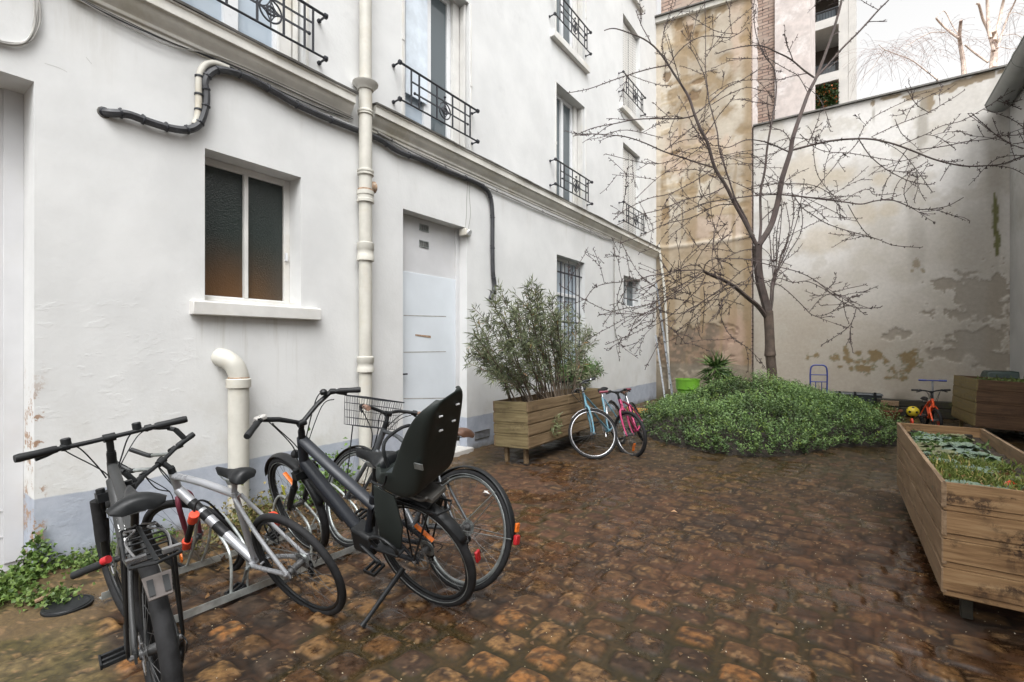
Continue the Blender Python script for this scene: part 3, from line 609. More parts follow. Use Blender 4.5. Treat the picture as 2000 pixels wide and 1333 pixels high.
def tanfn(X,Z):
    n1=fbm(X*1.1+3,Z*.9,5); n2=fbm(X*3+9,Z*3,5); n3=fbm(X*10,Z*10+4,4); hz=fbm(X*1.3+5,Z*5.+3,5); big=fbm(X*.7+8,Z*.55+2,4); st=fbm(X*4,Z*.4+3,4)
    c=lerp(cc(X,(.355,.305,.24)),cc(X,(.49,.44,.365)),sstep(.35,.66,n1)[...,None])
    c=lerp(c,cc(X,(.56,.50,.41)),(sstep(.5,.68,big)*sstep(5,8,Z)*.7)[...,None])
    pk=sstep(.52,.66,fbm(X*1.4+60,Z*.9,4)); c=lerp(c,cc(X,(.46,.34,.26)),(pk*.6)[...,None])
    ly=sstep(.50,.70,hz+.25*(n3-.5))*sstep(2.5,4.5,Z)*sstep(.45,.6,fbm(X*.8+3,Z*.5+8,3)); c=lerp(c,cc(X,(.37,.29,.185)),(ly*.8)[...,None])
    cr=sstep(.55,.74,.03*(n3-.5)*6+fbm(X*2.2+21,Z*3.0+9,5)); c=lerp(c,cc(X,(.25,.18,.10)),(cr*.85)[...,None])
    ln=np.exp(-((fbm(X*1.7+33,Z*2.6+9,5)-.5)/.006)**2)*sstep(.45,.6,n2); c=lerp(c,cc(X,(.16,.11,.065)),(ln*.6)[...,None]); c=lerp(c,cc(X,(.27,.205,.13)),(sstep(.5,.72,st)*.45)[...,None])
    hl=blobs(X,Z,13.5,[(1328,50,10,14),(1345,58,12,8),(1340,75,12,14),(1360,70,6,8),(1305,150,8,14),(1352,190,18,12),(1365,160,14,6),(1300,420,10,14),(1320,300,12,5)],1.1*(n3-.5)); c=lerp(c,cc(X,(.16,.10,.05)),(sstep(.3,.7,hl)*.85)[...,None])
    lf=sstep(.17,.10,X+.05*(n2-.5)); c=lerp(c,cc(X,(.50,.44,.36)),(lf*.85)[...,None])
    # ruined lower zone
    lw=sstep(4.35,4.15,Z+.25*(n2-.5)); c=lerp(c,cc(X,(.33,.26,.175)),(lw*.7)[...,None])
    led=np.exp(-((Z-4.25-.12*(n2-.5))/.07)**2); c=lerp(c,cc(X,(.56,.50,.42)),(led*.6)[...,None])
    rb=blobs(X,Z,13.5,[(1370,672,62,34),(1340,700,50,30),(1390,650,40,22),(1310,690,26,60)],1.0*(n3-.5)+.6*(n2-.5)); c=lerp(c,lerp(cc(X,(.12,.09,.065)),cc(X,(.24,.16,.11)),sstep(.45,.6,n3)[...,None]),(sstep(.2,.5,rb)*.85)[...,None])
    pl=blobs(X,Z,13.5,[(1440,660,40,60),(1450,700,30,30)],.8*(n2-.5)); c=lerp(c,cc(X,(.40,.27,.20)),(pl*.7)[...,None])
    rs=sstep(2.16,2.34,X+.12*(n2-.5)); c=lerp(c,cc(X,(.24,.165,.085)),(rs*.75)[...,None]); c=lerp(c,cc(X,(.28,.20,.11)),(sstep(.55,.68,st)*.5)[...,None])
    dk=sstep(.52,.66,n2)*.3; c=lerp(c,cc(X,(.24,.185,.12)),dk[...,None])
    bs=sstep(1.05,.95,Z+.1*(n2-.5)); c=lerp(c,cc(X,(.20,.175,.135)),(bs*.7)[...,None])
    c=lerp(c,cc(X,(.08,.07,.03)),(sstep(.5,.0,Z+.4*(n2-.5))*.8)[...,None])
    jag=.03*(fbm(X*0+5,Z*3,4)-.5)
    d=.03*(n1-.5)+.010*ly+.03*led-.010*cr+.012*(n2-.5)+.008*n3-.02*sstep(.2,.5,rb)-.02*sstep(.3,.7,hl)
    return c,d
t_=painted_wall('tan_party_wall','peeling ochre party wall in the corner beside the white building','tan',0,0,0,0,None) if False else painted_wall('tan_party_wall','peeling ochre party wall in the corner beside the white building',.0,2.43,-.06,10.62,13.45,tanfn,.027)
b=MB(); b.hexa([(.0,13.36,10.55),(2.5,13.36,10.32),(2.5,13.46,10.32),(.0,13.46,10.55),(.0,13.36,10.68),(2.5,13.36,10.45),(2.5,13.46,10.45),(.0,13.46,10.68)]); b.build('cornice',M['cornice'],t_)
b=MB(); b.hexa([(.0,13.30,10.685),(2.5,13.30,10.455),(2.5,13.6,10.5),(.0,13.6,10.73),(.0,13.30,10.72),(2.5,13.30,10.49),(2.5,13.6,10.535),(.0,13.6,10.765)]); b.build('flashing',M['zinc'],t_)
b=MB(); b.box(.12,2.5,13.5,13.9,10.7,14); b.build('brickwork',M['brick'],t_,smooth=0)
# rough plaster edge strip and small slanting drain on the tan wall
b=MB(); zz=[7.1+.25*i for i in range(28)]
for i in range(len(zz)-1): a=.03*math.sin(i*2.1)+.02*math.sin(i*5.3); b.hexa([(2.40,13.62,zz[i]),(2.53+a,13.62,zz[i]),(2.53+a,13.75,zz[i]),(2.40,13.75,zz[i]),(2.40,13.62,zz[i+1]),(2.53-a*.5,13.62,zz[i+1]),(2.53-a*.5,13.75,zz[i+1]),(2.40,13.75,zz[i+1])])
b.build('plaster_edge',M['pinkrender'],t_,smooth=0)
t=thing('rainwater_pipe','thin buff pipe slanting across the ochre wall beside the corner','pipe')
MB().tube(curve([aty(1286,478,13.36),aty(1297,560,13.36),aty(1302,640,13.36),aty(1308,760,13.36)],6),.035,8).build('pipe_run',M['pipe'],t)
# buildings behind
t=thing('chimney_stack_building','brick flue stack beside pinkish rendered gable behind the yard wall','building')
MB().box(1.6,2.56,17,19,3,19).build('brick_flue',M['brick'],t,smooth=0)
MB().box(2.565,3.50,16.9,19.5,3,19.5).build('rendered_gable',M['pinkrender'],t,smooth=0)
t=thing('apartment_block','pale modern apartment block with recessed planted balconies','building')
bx0,bx1=2.2,4.80; z0=0
b=MB(); b.box(bx0,2.55,34,44,0,27); b.box(3.95,4.40,33.95,44,0,27); b.box(4.42,4.80,34,44,0,27); b.box(4.395,4.425,34.03,44,0,27)
b.build('wall',M['concrete'],t,smooth=0)
fl=[10.55,13.75,16.95,20.15,23.3]
for i,z in enumerate(fl):
    s=MB(); s.box(2.55,3.95,33.7,34.0,z,z+.5); s.box(2.55,3.95,34,36.2,z,z+.12); s.build('balcony',M['concrete'],t,smooth=0)
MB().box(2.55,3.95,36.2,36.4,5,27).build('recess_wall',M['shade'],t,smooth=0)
for i,z in enumerate(fl):
    wv=MB(); wv.box(2.75,3.75,36.12,36.19,z+.15,z+2.3); wv.build('window',M['glasspale' if i%2 else 'glassdark'],t,smooth=0)
    if i in (2,3):
        r=MB(); 
        for k in range(10): r.box(2.6+.14*k,2.62+.14*k,33.75,33.77,z+.5,z+1.05)
        r.box(2.56,3.94,33.74,33.78,z+1.02,z+1.06); r.build('railing',M['iron'],t,smooth=0)
n=5200; P=np.stack([rng.uniform(2.6,3.9,n),rng.uniform(33.75,34.4,n),14.2+rng.uniform(0,2.6,n)],-1)
pl=leafmesh('balcony_plants',P,rdir(n,.5),rdir(n),.16,.08,(.012,.03,.01),(.04,.07,.016),M['leaf'],None,c2=(.35,.1,.03),p2=.15); tag(pl,'bushes trailing in a balcony box of the pale apartment block','plant',kind='stuff')
# right hand building with gutter
t=thing('grey_side_building','grey rendered low building at the right edge with deep eaves','building')
b=MB(); b.box(7.08,9.5,-4,13.56,-.06,6.35); b.build('wall',M['greywall'],t,smooth=0)
b=MB(); b.hexa([(6.95,-4,6.36),(9.6,-4,6.36),(9.6,13.56,6.36),(6.95,13.56,6.36),(6.95,-4,6.44),(9.6,-4,7.4),(9.6,13.56,7.4),(6.95,13.56,6.44)]); b.build('roof',M['zinc'],t,smooth=0)
b=MB(); n=12; gx,gz,gr=6.90,6.34,.2
sec=[(gx+gr*math.cos(PI+PI*k/n),gz+gr*math.sin(PI+PI*k/n)) for k in range(n+1)]; inn=[(gx+(gr-.012)*math.cos(2*PI-PI*k/n),gz+(gr-.012)*math.sin(2*PI-PI*k/n)) for k in range(n+1)]
b.prism(sec+inn,1,-4,13.42); b.prism(sec,1,13.36,13.43); b.ring((gx,9,gz),(0,1,0),gr,.006,24,6); b.ring((gx,11.5,gz),(0,1,0),gr,.006,24,6)
b.tube([(gx-gr,-4,gz),(gx-gr,13.43,gz)],.012,6)
b.build('gutter',M['gutter'],t)
for pts in ([(87,124),(100,128),(115,133),(131,141)],[(168,112),(173,118),(179,125)],[(1095,560),(1098,575)]):
    MB().tube(curve([tuple(atx(u,v,.0)) for u,v in pts],4),.0011,4).build('crack',M['greycable'],house)
# ================================================================ PIPES AND CABLES ON THE WHITE WALL
t=thing('downpipe','cream cast iron downpipe with a rust stained joint rising past the cornice','pipe',(.105,3.407,0))
b=MB(); b.lathe((0,0,0),(0,0,1),[(.071,.0),(.071,4.36)],20)
b.build('pipe_run',M['pipe'],t); b=MB(); b.lathe((0,0,4.36),(0,0,1),[(.066,0),(.066,5.5)],20); b.build('pipe_run',M['pipe'],t)
def collar(z,h=.1,r=.1,m='pipe',n='collar'):
    q=MB(); q.lathe((0,0,z),(0,0,1),[(.072,0),(r-.011,.008),(r-.011,h*.3),(r-.018,h*.36),(r-.018,h*.62),(r-.011,h*.68),(r-.011,h),(.072,h+.012)],20); return q.build(n,M[m],t)
collar(3.36,.06,.1); collar(3.06,.13,.104); collar(2.42,.20,.104); collar(1.20,.17,.104); collar(4.02,.05,.095)
q=MB(); q.lathe((0,0,4.30),(0,0,1),[(.085,0),(.10,.03),(.135,.06),(.14,.075),(.08,.1)],16); q.build('rain_collar',M['cornice'],t)
q=MB(); q.lathe((0,0,3.185),(0,0,1),[(.073,0),(.084,.006),(.084,.028),(.073,.03)],20); q.build('rust_joint',M['rustring'],t); q=MB(); q.lathe((0,.085,3.26),(.1,1,.15),[(.06,-.04),(.065,.03),(.05,.04)],14); q.build('rust_joint',M['rustring'],t)
t=thing('vent_elbow_pipe','stout cream pipe with an elbow turning into the wall under the window','pipe',(.115,2.06,0))
b=MB(); b.lathe((0,0,0),(0,0,1),[(.082,0),(.082,1.17)],22); b.build('pipe_run',M['pipe'],t)
b=MB(); b.tube(curve([(0,0,1.17),(0,0,1.24),(-.02,-.03,1.33),(-.07,-.07,1.38),(-.14,-.10,1.40)],6),.080,20); b.build('elbow',M['pipe'],t)
b=MB(); b.lathe((0,0,1.13),(0,0,1),[(.083,0),(.097,.006),(.097,.075),(.083,.085)],22); b.build('collar',M['pipe'],t)
b=MB(); b.lathe((0,0,1.212),(0,0,1),[(.081,0),(.085,.003),(.085,.01),(.081,.013)],22); b.lathe((0,0,.34),(0,0,1),[(.083,0),(.090,.005),(.088,.018),(.083,.022)],22); b.build('rust_joint',M['rustring'],t)
def wall_cable(name,label,pts,r,mat,x=.04,cat='cable',clips=None,par=None):
    o=thing(name,label,cat) if par is None else par
    P=[atx(u,v,x if len(p_)<3 else p_[2]) for p_ in pts for (u,v) in [p_[:2]]]
    MB().tube(curve([tuple(p) for p in P],8),r,8).build('cable_run',M[mat],o)
    if clips:
        c=curve([tuple(p) for p in P],8)
        for i in range(4,len(c)-4,clips):
            b=MB(); d=(c[i+1]-c[i-1]).normalized(); b.lathe(c[i]-d*.008,d,[(r*1.08,0),(r*1.2,.004),(r*1.2,.012),(r*1.08,.016)],10); b.box(-.005,c[i].x,c[i].y-.006,c[i].y+.006,c[i].z+r,c[i].z+r+.012); b.build('clip',M['iron'],o)
    return o
bc=wall_cable('power_cable','thick black cable snaking from a hole in the wall and along under the cornice',[(198,219,-.03),(215,221,.03),(250,224),(290,238),(330,250),(365,254),(388,243),(400,215),(403,185),(400,160),(412,142),(435,137),(480,150),(530,176),(580,205),(640,232),(690,252),(740,272),(780,297),(820,311),(870,333),(920,353),(945,366),(958,385),(962,420),(962,470),(963,530),(966,560),(958,584)],.031,'blackcable',.045,clips=9)
t=thing('pipe_bend','cream pipe bending up beside the black cable','pipe')
MB().tube(curve([tuple(atx(u,v,.035)) for u,v in [(380,244),(386,228),(388,200),(388,165),(391,142),(402,127),(418,124),(434,129),(446,134)]],6),.026,12).build('pipe_run',M['pipe'],t)
for u,v in ((388,215),(388,185),(389,150)): p=atx(u,v,.035); b=MB(); b.lathe((p[0],p[1],p[2]-.01),(0,0,1),[(.027,0),(.033,.003),(.033,.016),(.027,.02)],12); b.build('clip',M['iron'],t)
t=thing('wall_hole','ragged hole in the plaster where the black cable comes out','hole')
p=atx(203,220,.002); b=MB(); b.lathe(tuple(p),(1,0,0),[(.042,0),(.038,.004),(.03,.003)],11); b.build('rim',M['zinc'],t)
wall_cable('conduit','thin grey conduit running under the cornice and down past the small window',[(738,259),(800,293),(870,327),(940,360),(1000,387),(1060,414),(1120,439),(1180,464),(1196,470),(1200,485),(1200,540),(1200,600),(1201,645),(1208,667)],.013,'greycable',.03,clips=12)
t=thing('cornice_wires','bundle of thin grey and black wires strung under the cornice','wires')
for k in range(4):
    pts=[(130+4*k,-12+3*k),(230,38+2*k),(330,84+3*k*(k%2)),(420,122-3*k),(520,168-5*k+2*(k%2)),(610,210-5*k),(690,240-3*k)]
    MB().tube(curve([tuple(atx(u,v-3+random.uniform(-2,2),.02+.006*k)) for u,v in pts],6),.0045,5).build('wire',M['greycable' if k%2 else 'blackcable'],t)
for k in range(4):
    pts=[(738,252-3*k),(790,278-3*k),(850,306-5*k),(905,328-2*k),(960,356-4*k),(1050,398-3*k),(1130,437-2*k)]
    MB().tube(curve([tuple(atx(u,v+random.uniform(-2,2),.016+.005*k)) for u,v in pts],6),.004,5).build('wire',M['greycable' if k%2 else 'trim'],t)
t=thing('lamp_wires','two thin drooping wires hanging from the cornice to the bulkhead lamp','wires')
for k in range(2): MB().tube(curve([tuple(atx(u+k*5,v,.012+.01*k)) for u,v in [(914,350),(912,380),(911+3*k,420),(908,455)]],6),.0032,5).build('wire',M['greycable'],t)
t=thing('telecom_cables','tangled off white telephone cables drooping over the left door lintel','wires')
for k in range(7):
    o=random.uniform; dx=o(-5,5); dy=o(-5,6)
    MB().tube(curve([tuple(atx(u+dx+o(-1.5,1.5),v+dy+o(-1.5,1.5),.012+.006*(k%4))) for u,v in [(-45,60),(-20,74),(5,82),(30,86),(52,82),(66,66),(72,44),(73,20),(71,-8),(70,-40)]],6),.0055,6).build('wire',M['trim' if k%3 else 'greycable'],t)
# ================================================================ BICYCLES
def xyz(p,y=0.): return Vector((p[0],y,p[1])) if len(p)==2 else Vector(p)
def wheel(par,c,R,tr=.02,rim='black',MS=None,nsp=28,rimr=.012,hub=.02,disc=False,cassette=False,stripe=False,name='wheel',tyre='rubber'):
    c=Vector(c); b=MB(MS)
    b.cyl(c+Vector((0,-.055,0)),c+Vector((0,.055,0)),hub,12); b.cyl(c+Vector((0,-.07,0)),c+Vector((0,.07,0)),.006,8)
    for s in (-1,1): b.cyl(c+Vector((0,s*.032,0)),c+Vector((0,s*.036,0)),hub+.012,14)
    Ri=R-2*tr-.008
    for k in range(nsp):
        s=-1 if k%2 else 1; a=2*PI*k/nsp; a2=a+(.5 if (k//2)%2 else -.5)
        b.tube([c+Vector((math.cos(a2)*(hub+.01),s*.033,math.sin(a2)*(hub+.01))),c+Vector((math.cos(a)*Ri,0,math.sin(a)*Ri))],.0011,4,caps=False)
    w_=b.build(name,M['spoke'],par,fix=False)
    MB(MS).ring(c,(0,1,0),R-tr,tr,56,10).build('tyre',M[tyre],w_,smooth=180)
    MB(MS).ring(c,(0,1,0),Ri+.002,rimr,56,8,flat=.9).build('rim',M[rim],w_,smooth=180)
    if stripe: 
        q=MB(MS)
        for s in (-1,1): q.ring(c+Vector((0,s*tr*.86,0)),(0,1,0),R-tr*1.55,.0028,56,5)
        q.build('reflective_stripe',M['steel'],w_,smooth=180)
    if disc:
        q=MB(MS); q.ring(c+Vector((0,.045,0)),(0,1,0),.07,.008,28,4,flat=.15)
        for k in range(6): a=PI*k/3; q.tube([c+Vector((0,.045,0)),c+Vector((.066*math.cos(a),.045,.066*math.sin(a)))],.004,4)
        q.build('brake_disc',M['chrome'],w_)
    if cassette:
        q=MB(MS)
        for i,r_ in enumerate((.05,.045,.04,.034,.028)): q.lathe(c+Vector((0,-.034-.005*i,0)),(0,-1,0),[(r_*.6,0),(r_,0),(r_,.002),(r_*.6,.002)],22)
        q.build('cassette',M['steel'],w_)
    return w_
def pedal(par,p,MS=None):
    p=Vector(p); b=MB(MS)
    b.box(p.x-.045,p.x+.045,p.y-.045,p.y-.037,p.z-.011,p.z+.011).box(p.x-.045,p.x+.045,p.y+.037,p.y+.045,p.z-.011,p.z+.011)
    for x in (-.045,-.008,.033): b.box(p.x+x,p.x+x+.012,p.y-.037,p.y+.037,p.z-.009,p.z+.009)
    return b.build('pedal',M['black'],par,bevel=.002)
def fender(par,c,R,a0,a1,w_=.028,mat='black',MS=None,name='mudguard'):
    b=MB(MS); n=30; m=8; c=Vector(c); V=[]
    for i in range(n+1):
        a=a0+(a1-a0)*i/n; e=min(i,n-i)/n; ww_=w_*(.75+.25*min(1,e*12))
        for q in range(m+1): s_=-1+2*q/m; r_=R-.4*w_*abs(s_)**2.2; V.append(c+Vector((math.cos(a)*r_,s_*ww_,math.sin(a)*r_)))
    b.add(V,[(i*(m+1)+q,i*(m+1)+q+1,(i+1)*(m+1)+q+1,(i+1)*(m+1)+q) for i in range(n) for q in range(m)])
    o=b.build(name,M[mat],par,smooth=60,fix=False,solid=.003); return o
def saddle(par,p,mat='black',L=.27,W=.075,tilt=0.,sp=None,post='black',pr=.0145):
    x,z=p; b=MB(); 
    prof=[(-.5,.55,-.012),(-.46,.92,.0),(-.36,1.0,.006),(-.24,.86,.004),(-.1,.52,-.004),(.06,.3,-.006),(.25,.24,-.004),(.42,.2,-.004),(.5,.08,-.014)]
    vs=[];m=9
    for (s,wd,dz) in prof:
        for k in range(m):
            a=-1+2*k/(m-1); hh=.022*(1-abs(a)**2.2)
            vs.append((x+s*L,a*wd*W,z+dz+hh-.022+s*L*tilt-(.012*abs(a)**2)))
    nb=len(vs)
    for (s,wd,dz) in prof:
        for k in range(m): a=-1+2*k/(m-1); vs.append((x+s*L,a*wd*W*.96,z+dz-.052+.014*abs(s)+s*L*tilt+ .006*(1-abs(a))))
    fs=[]
    for i in range(len(prof)-1):
        for k in range(m-1):
            fs.append((i*m+k,(i+1)*m+k,(i+1)*m+k+1,i*m+k+1)); fs.append((nb+i*m+k,nb+i*m+k+1,nb+(i+1)*m+k+1,nb+(i+1)*m+k))
        fs.append((i*m,nb+i*m,nb+(i+1)*m,(i+1)*m)); fs.append((i*m+m-1,(i+1)*m+m-1,nb+(i+1)*m+m-1,nb+i*m+m-1))
    e=len(prof)-1
    for k in range(m-1): fs.append((k,k+1,nb+k+1,nb+k)); fs.append((e*m+k,nb+e*m+k,nb+e*m+k+1,e*m+k+1))
    o=MB().add(vs,fs).build('saddle',M[mat],par,smooth=55)
    r=MB()
    for s in (-1,1): r.tube(curve([(x-.11,s*.035,z-.045),(x-.03,s*.022,z-.065),(x+.05,s*.02,z-.065),(x+.11,s*.01,z-.045)],4),.0035,6)
    r.box(x-.04,x+.03,-.03,.03,z-.085,z-.055); r.build('saddle_rails',M['steel'],o)
    if sp is not None: MB().tube([xyz(sp),(x-.005,0,z-.07)],pr,14).build('seatpost',M[post],par)
    return o
def lever(par,a,b_,drop=.03,MS=None,mat='black'):
    a=Vector(a);b_=Vector(b_); d=b_-a; f=Vector((.035,0,-.01)); q=MB(MS)
    q.tube([a-Vector((.0,0,0)),a+f*.8],.017,8); q.tube(curve([a+f,a+f*1.3+d*.25,a+f*1.2+d*.6+Vector((0,0,-drop*.4)),a+f*1.0+d+Vector((0,0,-drop*.7))],5),.0075,7,flat=1.3)
    return q.build('brake_lever',M[mat],par)
def bike(name,label,loc,rot,P,group=None,cat='bicycle'):
    t=thing(name,label,cat,loc,rot,group)
    R=P['R'];wb=P['wb'];bb,ht,hb,st=P['bb'],P['ht'],P['hb'],P['st']; fm=M[P['frame']]
    ax=(xyz(ht)-xyz(hb)).normalized(); o=xyz(hb)
    MS=Matrix.Translation(o)@Matrix.Rotation(P.get('steer',0),4,ax)@Matrix.Translation(-o)
    rt,rd,rs=P.get('rt',.019),P.get('rd',.024),P.get('rs',.017)
    b=MB(); hl=(xyz(ht)-xyz(hb)).length
    b.tube([xyz(hb),xyz(ht)],P.get('rh',.022),16)
    tt0=P.get('tt0',ht); up=xyz(tt0)-ax*.025
    if P.get('low'):   # low-step single heavy tubes
        b.tube(curve([up,xyz(P['low'][0]),xyz(P['low'][1])],8),[rt]*17,14,flat=.72); 
    elif not P.get('notop'): b.tube(curve([up,(up+xyz(st))*.5+Vector((0,0,.004)),xyz(st)-Vector((0,0,.02))],5),rt,14)
    b.tube([xyz(hb)+ax*.03,xyz(bb)],rd,16,flat=P.get('dflat',1)); b.tube([xyz(bb),xyz(st)],rs,14)
    b.cyl(Vector((bb[0],-.036,bb[1])),Vector((bb[0],.036,bb[1])),.022,16)
    for s in (-1,1):
        b.tube(curve([Vector((bb[0]-.02,s*.028,bb[1])),Vector((bb[0]*.62,s*.048,bb[1]*.55+R*.45)),Vector((.005,s*.066,R))],5),P.get('rc',.011),10)
        j=xyz(P.get('ssj',st)); b.tube(curve([j+Vector((-.01,s*.018,-.03)),Vector((j.x*.55,s*.046,j.z*.5+R*.5-.01)),Vector((.0,s*.066,R))],5),P.get('rss',.009),10)
        b.box(-.02,.02,s*.066-.004,s*.066+.004,R-.02,R+.02)
    b.tube([Vector((R*.9,-.03,R*.0+bb[1]+.03)),Vector((R*.9,.03,bb[1]+.03))],.007,6)
    fr=b.build('frame',fm,t,smooth=50)
    if P.get('decal'): P['decal'](fr)
    if 'collar' in P: MB().tube([xyz(st)-Vector((0,0,.0)),xyz(st)+(xyz(P['sad'])-xyz(st)).normalized()*.02],rs+.005,12).build('seat_clamp',M['black'],t)
    # fork
    f=MB(MS); cr=xyz(hb)-ax*.012; hubf=Vector((wb,0,R)); fk=P.get('fork','rigid')
    f.tube([xyz(hb),xyz(hb)-ax*.03],.02,10)
    fw=P.get('fw',.052)
    if fk=='susp':
        f.box(cr.x-.025,cr.x+.03,-fw-.02,fw+.02,cr.z-.055,cr.z-.01)
    for s in (-1,1):
        top=cr+Vector((.0,s*fw,-.03)); end=hubf+Vector((0,s*.058,0))
        if fk=='susp':
            mid=top.lerp(end,.36); f.tube([top+Vector((0,0,.03)),mid],.015,12); f.tube([mid-Vector((0,0,-.01)),mid,end+Vector((-.005,0,.02))],[.023,.023,.018],14)
        else: f.tube(curve([cr+Vector((0,s*.02,.005)),top+Vector((.0,0,-.02)),top.lerp(end,.6)+Vector((-.012,0,0)),end],6),[.015]*12+[.012]*7,10)
        f.box(end.x-.014,end.x+.014,end.y-.004,end.y+.004,end.z-.016,end.z+.016)
    fo=f.build('fork',M[P.get('forkm',P['frame'])],t,smooth=50)
    if fk=='susp':
        for s in (-1,1): MB(MS).cyl(cr+Vector((.0,s*fw,-.01)),cr+Vector((0,s*fw,.012)),.019,12).build('fork_cap',M['black'],fo)
    MB(MS).tube([xyz(ht),xyz(ht)+ax*P.get('spc',.03)],.0205,14).build('headset',M['black'],t)
    wk=dict(tr=P.get('tr',.02),rim=P.get('rim','black'),nsp=P.get('nsp',28),stripe=P.get('stripe',False),rimr=P.get('rimr',.012))
    wheel(t,(0,0,R),R,disc=P.get('disc'),cassette=True,name='rear_wheel',**wk)
    wheel(t,(wb,0,R),R,MS=MS,disc=P.get('disc'),name='front_wheel',hub=.016,**wk)
    # drive
    cx,cz=bb; ca=P.get('ca',.6); cr_=P.get('cl',.17)
    q=MB(); q.ring((cx,-.045,cz),(0,1,0),P.get('ring',.09),.0045,40,6,flat=.6)
    for k in range(5): a=2*PI*k/5+.3; q.tube([(cx,-.045,cz),(cx+math.cos(a)*P.get('ring',.09),-.045,cz+math.sin(a)*P.get('ring',.09))],.006,6)
    for s,a in ((-1,ca),(1,ca+PI)): q.tube([(cx,s*.05,cz),(cx+cr_*math.cos(a)*.5,s*.062,cz+cr_*math.sin(a)*.5),(cx+cr_*math.cos(a),s*.068,cz+cr_*math.sin(a))],[.014,.011,.011],8,flat=.7)
    q.tube([(cx,-.06,cz),(cx,.06,cz)],.012,10)
    ck=q.build('crankset',M[P.get('crankm','black')],t)
    for s,a in ((-1,ca),(1,ca+PI)): pedal(ck,(cx+cr_*math.cos(a),s*.115,cz+cr_*math.sin(a)))
    q=MB(); rg=P.get('ring',.09)
    for s,zz in ((1,1),(-1,-1)): q.tube([(cx,-.045,cz+s*rg),(0,-.045,R+s*.036 if s>0 else R-.036)] if s>0 else [(cx,-.045,cz-rg),(.03,-.045,R-.11),(-.005,-.045,R-.08)],.0042,5,flat=.6)
    q.build('chain',M['zinc'],t)
    q=MB(); q.tube(curve([(0,-.075,R-.01),(.02,-.08,R-.04),(.015,-.075,R-.08),(.03,-.07,R-.12)],4),.011,8); q.cyl((.015,-.075,R-.075),(.015,-.058,R-.075),.022,12); q.cyl((.03,-.075,R-.12),(.03,-.058,R-.12),.022,12); q.build('derailleur',M['black'],t)
    sd_=saddle(t,P['sad'],P.get('saddm','black'),W=P.get('sw',.075),L=P.get('sl',.27),tilt=P.get('stilt',0),sp=st,post=P.get('post','black'))
    # cockpit
    H=xyz(ht)+ax*P.get('spc',.03); bc_=xyz(P['bar']) ; q=MB(MS); q.tube([H-ax*.03,H+ax*.01],.019,12); q.tube([H,bc_],P.get('stemr',.016),12); q.cyl(bc_-Vector((0,.024,0)),bc_+Vector((0,.024,0)),.021,12)
    sm=q.build('stem',M[P.get('stemm','black')],t)
    bp=[bc_+Vector(p) for p in P['barpts']]   # one side (y>0), relative to clamp
    full=[Vector((p.x,-p.y,p.z)) for p in reversed(bp)]+[bc_]+bp
    hb_=MB(MS).tube(full if P.get('straight') else curve(full,4),P.get('barr',.0125),10).build('handlebar',M[P.get('barm','black')],t)
    for s in (1,-1):
        e=bp[-1]; p=bp[-2]; E_=Vector((e.x,s*e.y,e.z)); D_=(E_-Vector((p.x,s*p.y,p.z))).normalized(); gl=P.get('gl',.12)
        MB(MS).tube([E_-D_*gl,E_-D_*gl*.9,E_-D_*gl*.5,E_-D_*.01,E_+D_*.006],[g_*P.get('gr',.0185) for g_ in (.85,.96,.9,1.02,.9)],12).build('grip',M[P.get('gripm','plastic')],hb_)
        a=E_-D_*(gl+.03); lever(hb_,a,a+D_*(gl*.75),MS=MS); 
        MB(MS).tube([a-D_*.015,a+D_*.015],.0175,10).build('shifter_clamp',M['black'],hb_)
        # cable loops
        MB(MS).tube(curve([a+Vector((.03,0,-.01)),a+Vector((.09,-s*.06,-.03)),bc_+Vector((.09,s*.05,-.14)),xyz(hb)+Vector((.03,s*.02,.04))],7),.0036,6).build('brake_cable',M['black'],hb_)
    for s in (1,-1):
        E_=Vector((bp[-1].x,s*bp[-1].y,bp[-1].z)); MB(MS).tube(curve([E_+Vector((.04,-s*.16,-.01)),E_+Vector((.13,-s*.2,-.06)),bc_+Vector((.06,s*.02,-.2)),xyz(hb)+Vector((.05,s*.03,-.05))],7),.003,6).build('gear_cable',M['black'],hb_)
    d_=(xyz(bb)-xyz(hb)); o_=Vector((-.02,.02,-.02)); q=MB(); q.tube([xyz(hb)+o_+d_*.05,xyz(hb)+o_*1.2+d_*.5,xyz(bb)+Vector((0,.03,.02))],.0028,5); q.build('gear_cable',M['black'],t)
    MB().tube(curve([xyz(bb)+Vector((-.03,-.05,0)),Vector((bb[0]*.4,-.07,R-.03)),Vector((-.06,-.085,R+.01)),Vector((-.02,-.085,R-.06))],5),.003,5).build('derailleur_cable',M['black'],t)
    for p,ax_ in (((st[0],0,st[1]-.02),(0,1,0)),): MB().tube([(p[0]-.028,-.012,p[2]),(p[0]-.028,.014,p[2])],.006,8).build('seat_bolt',M['chrome'],t)
    for xx,mm,nm in ((0,None,'axle_nut'),(wb,MS,'axle_nut')):
        for s in (1,-1): MB(mm).lathe((xx,s*.07,R),(0,s,0),[(.011,0),(.011,.012),(.006,.016)],8).build(nm,M['chrome'],t)
    return t,MS
def pos(q): return (q[0],q[1],q[5]),(q[3],q[4],q[2])
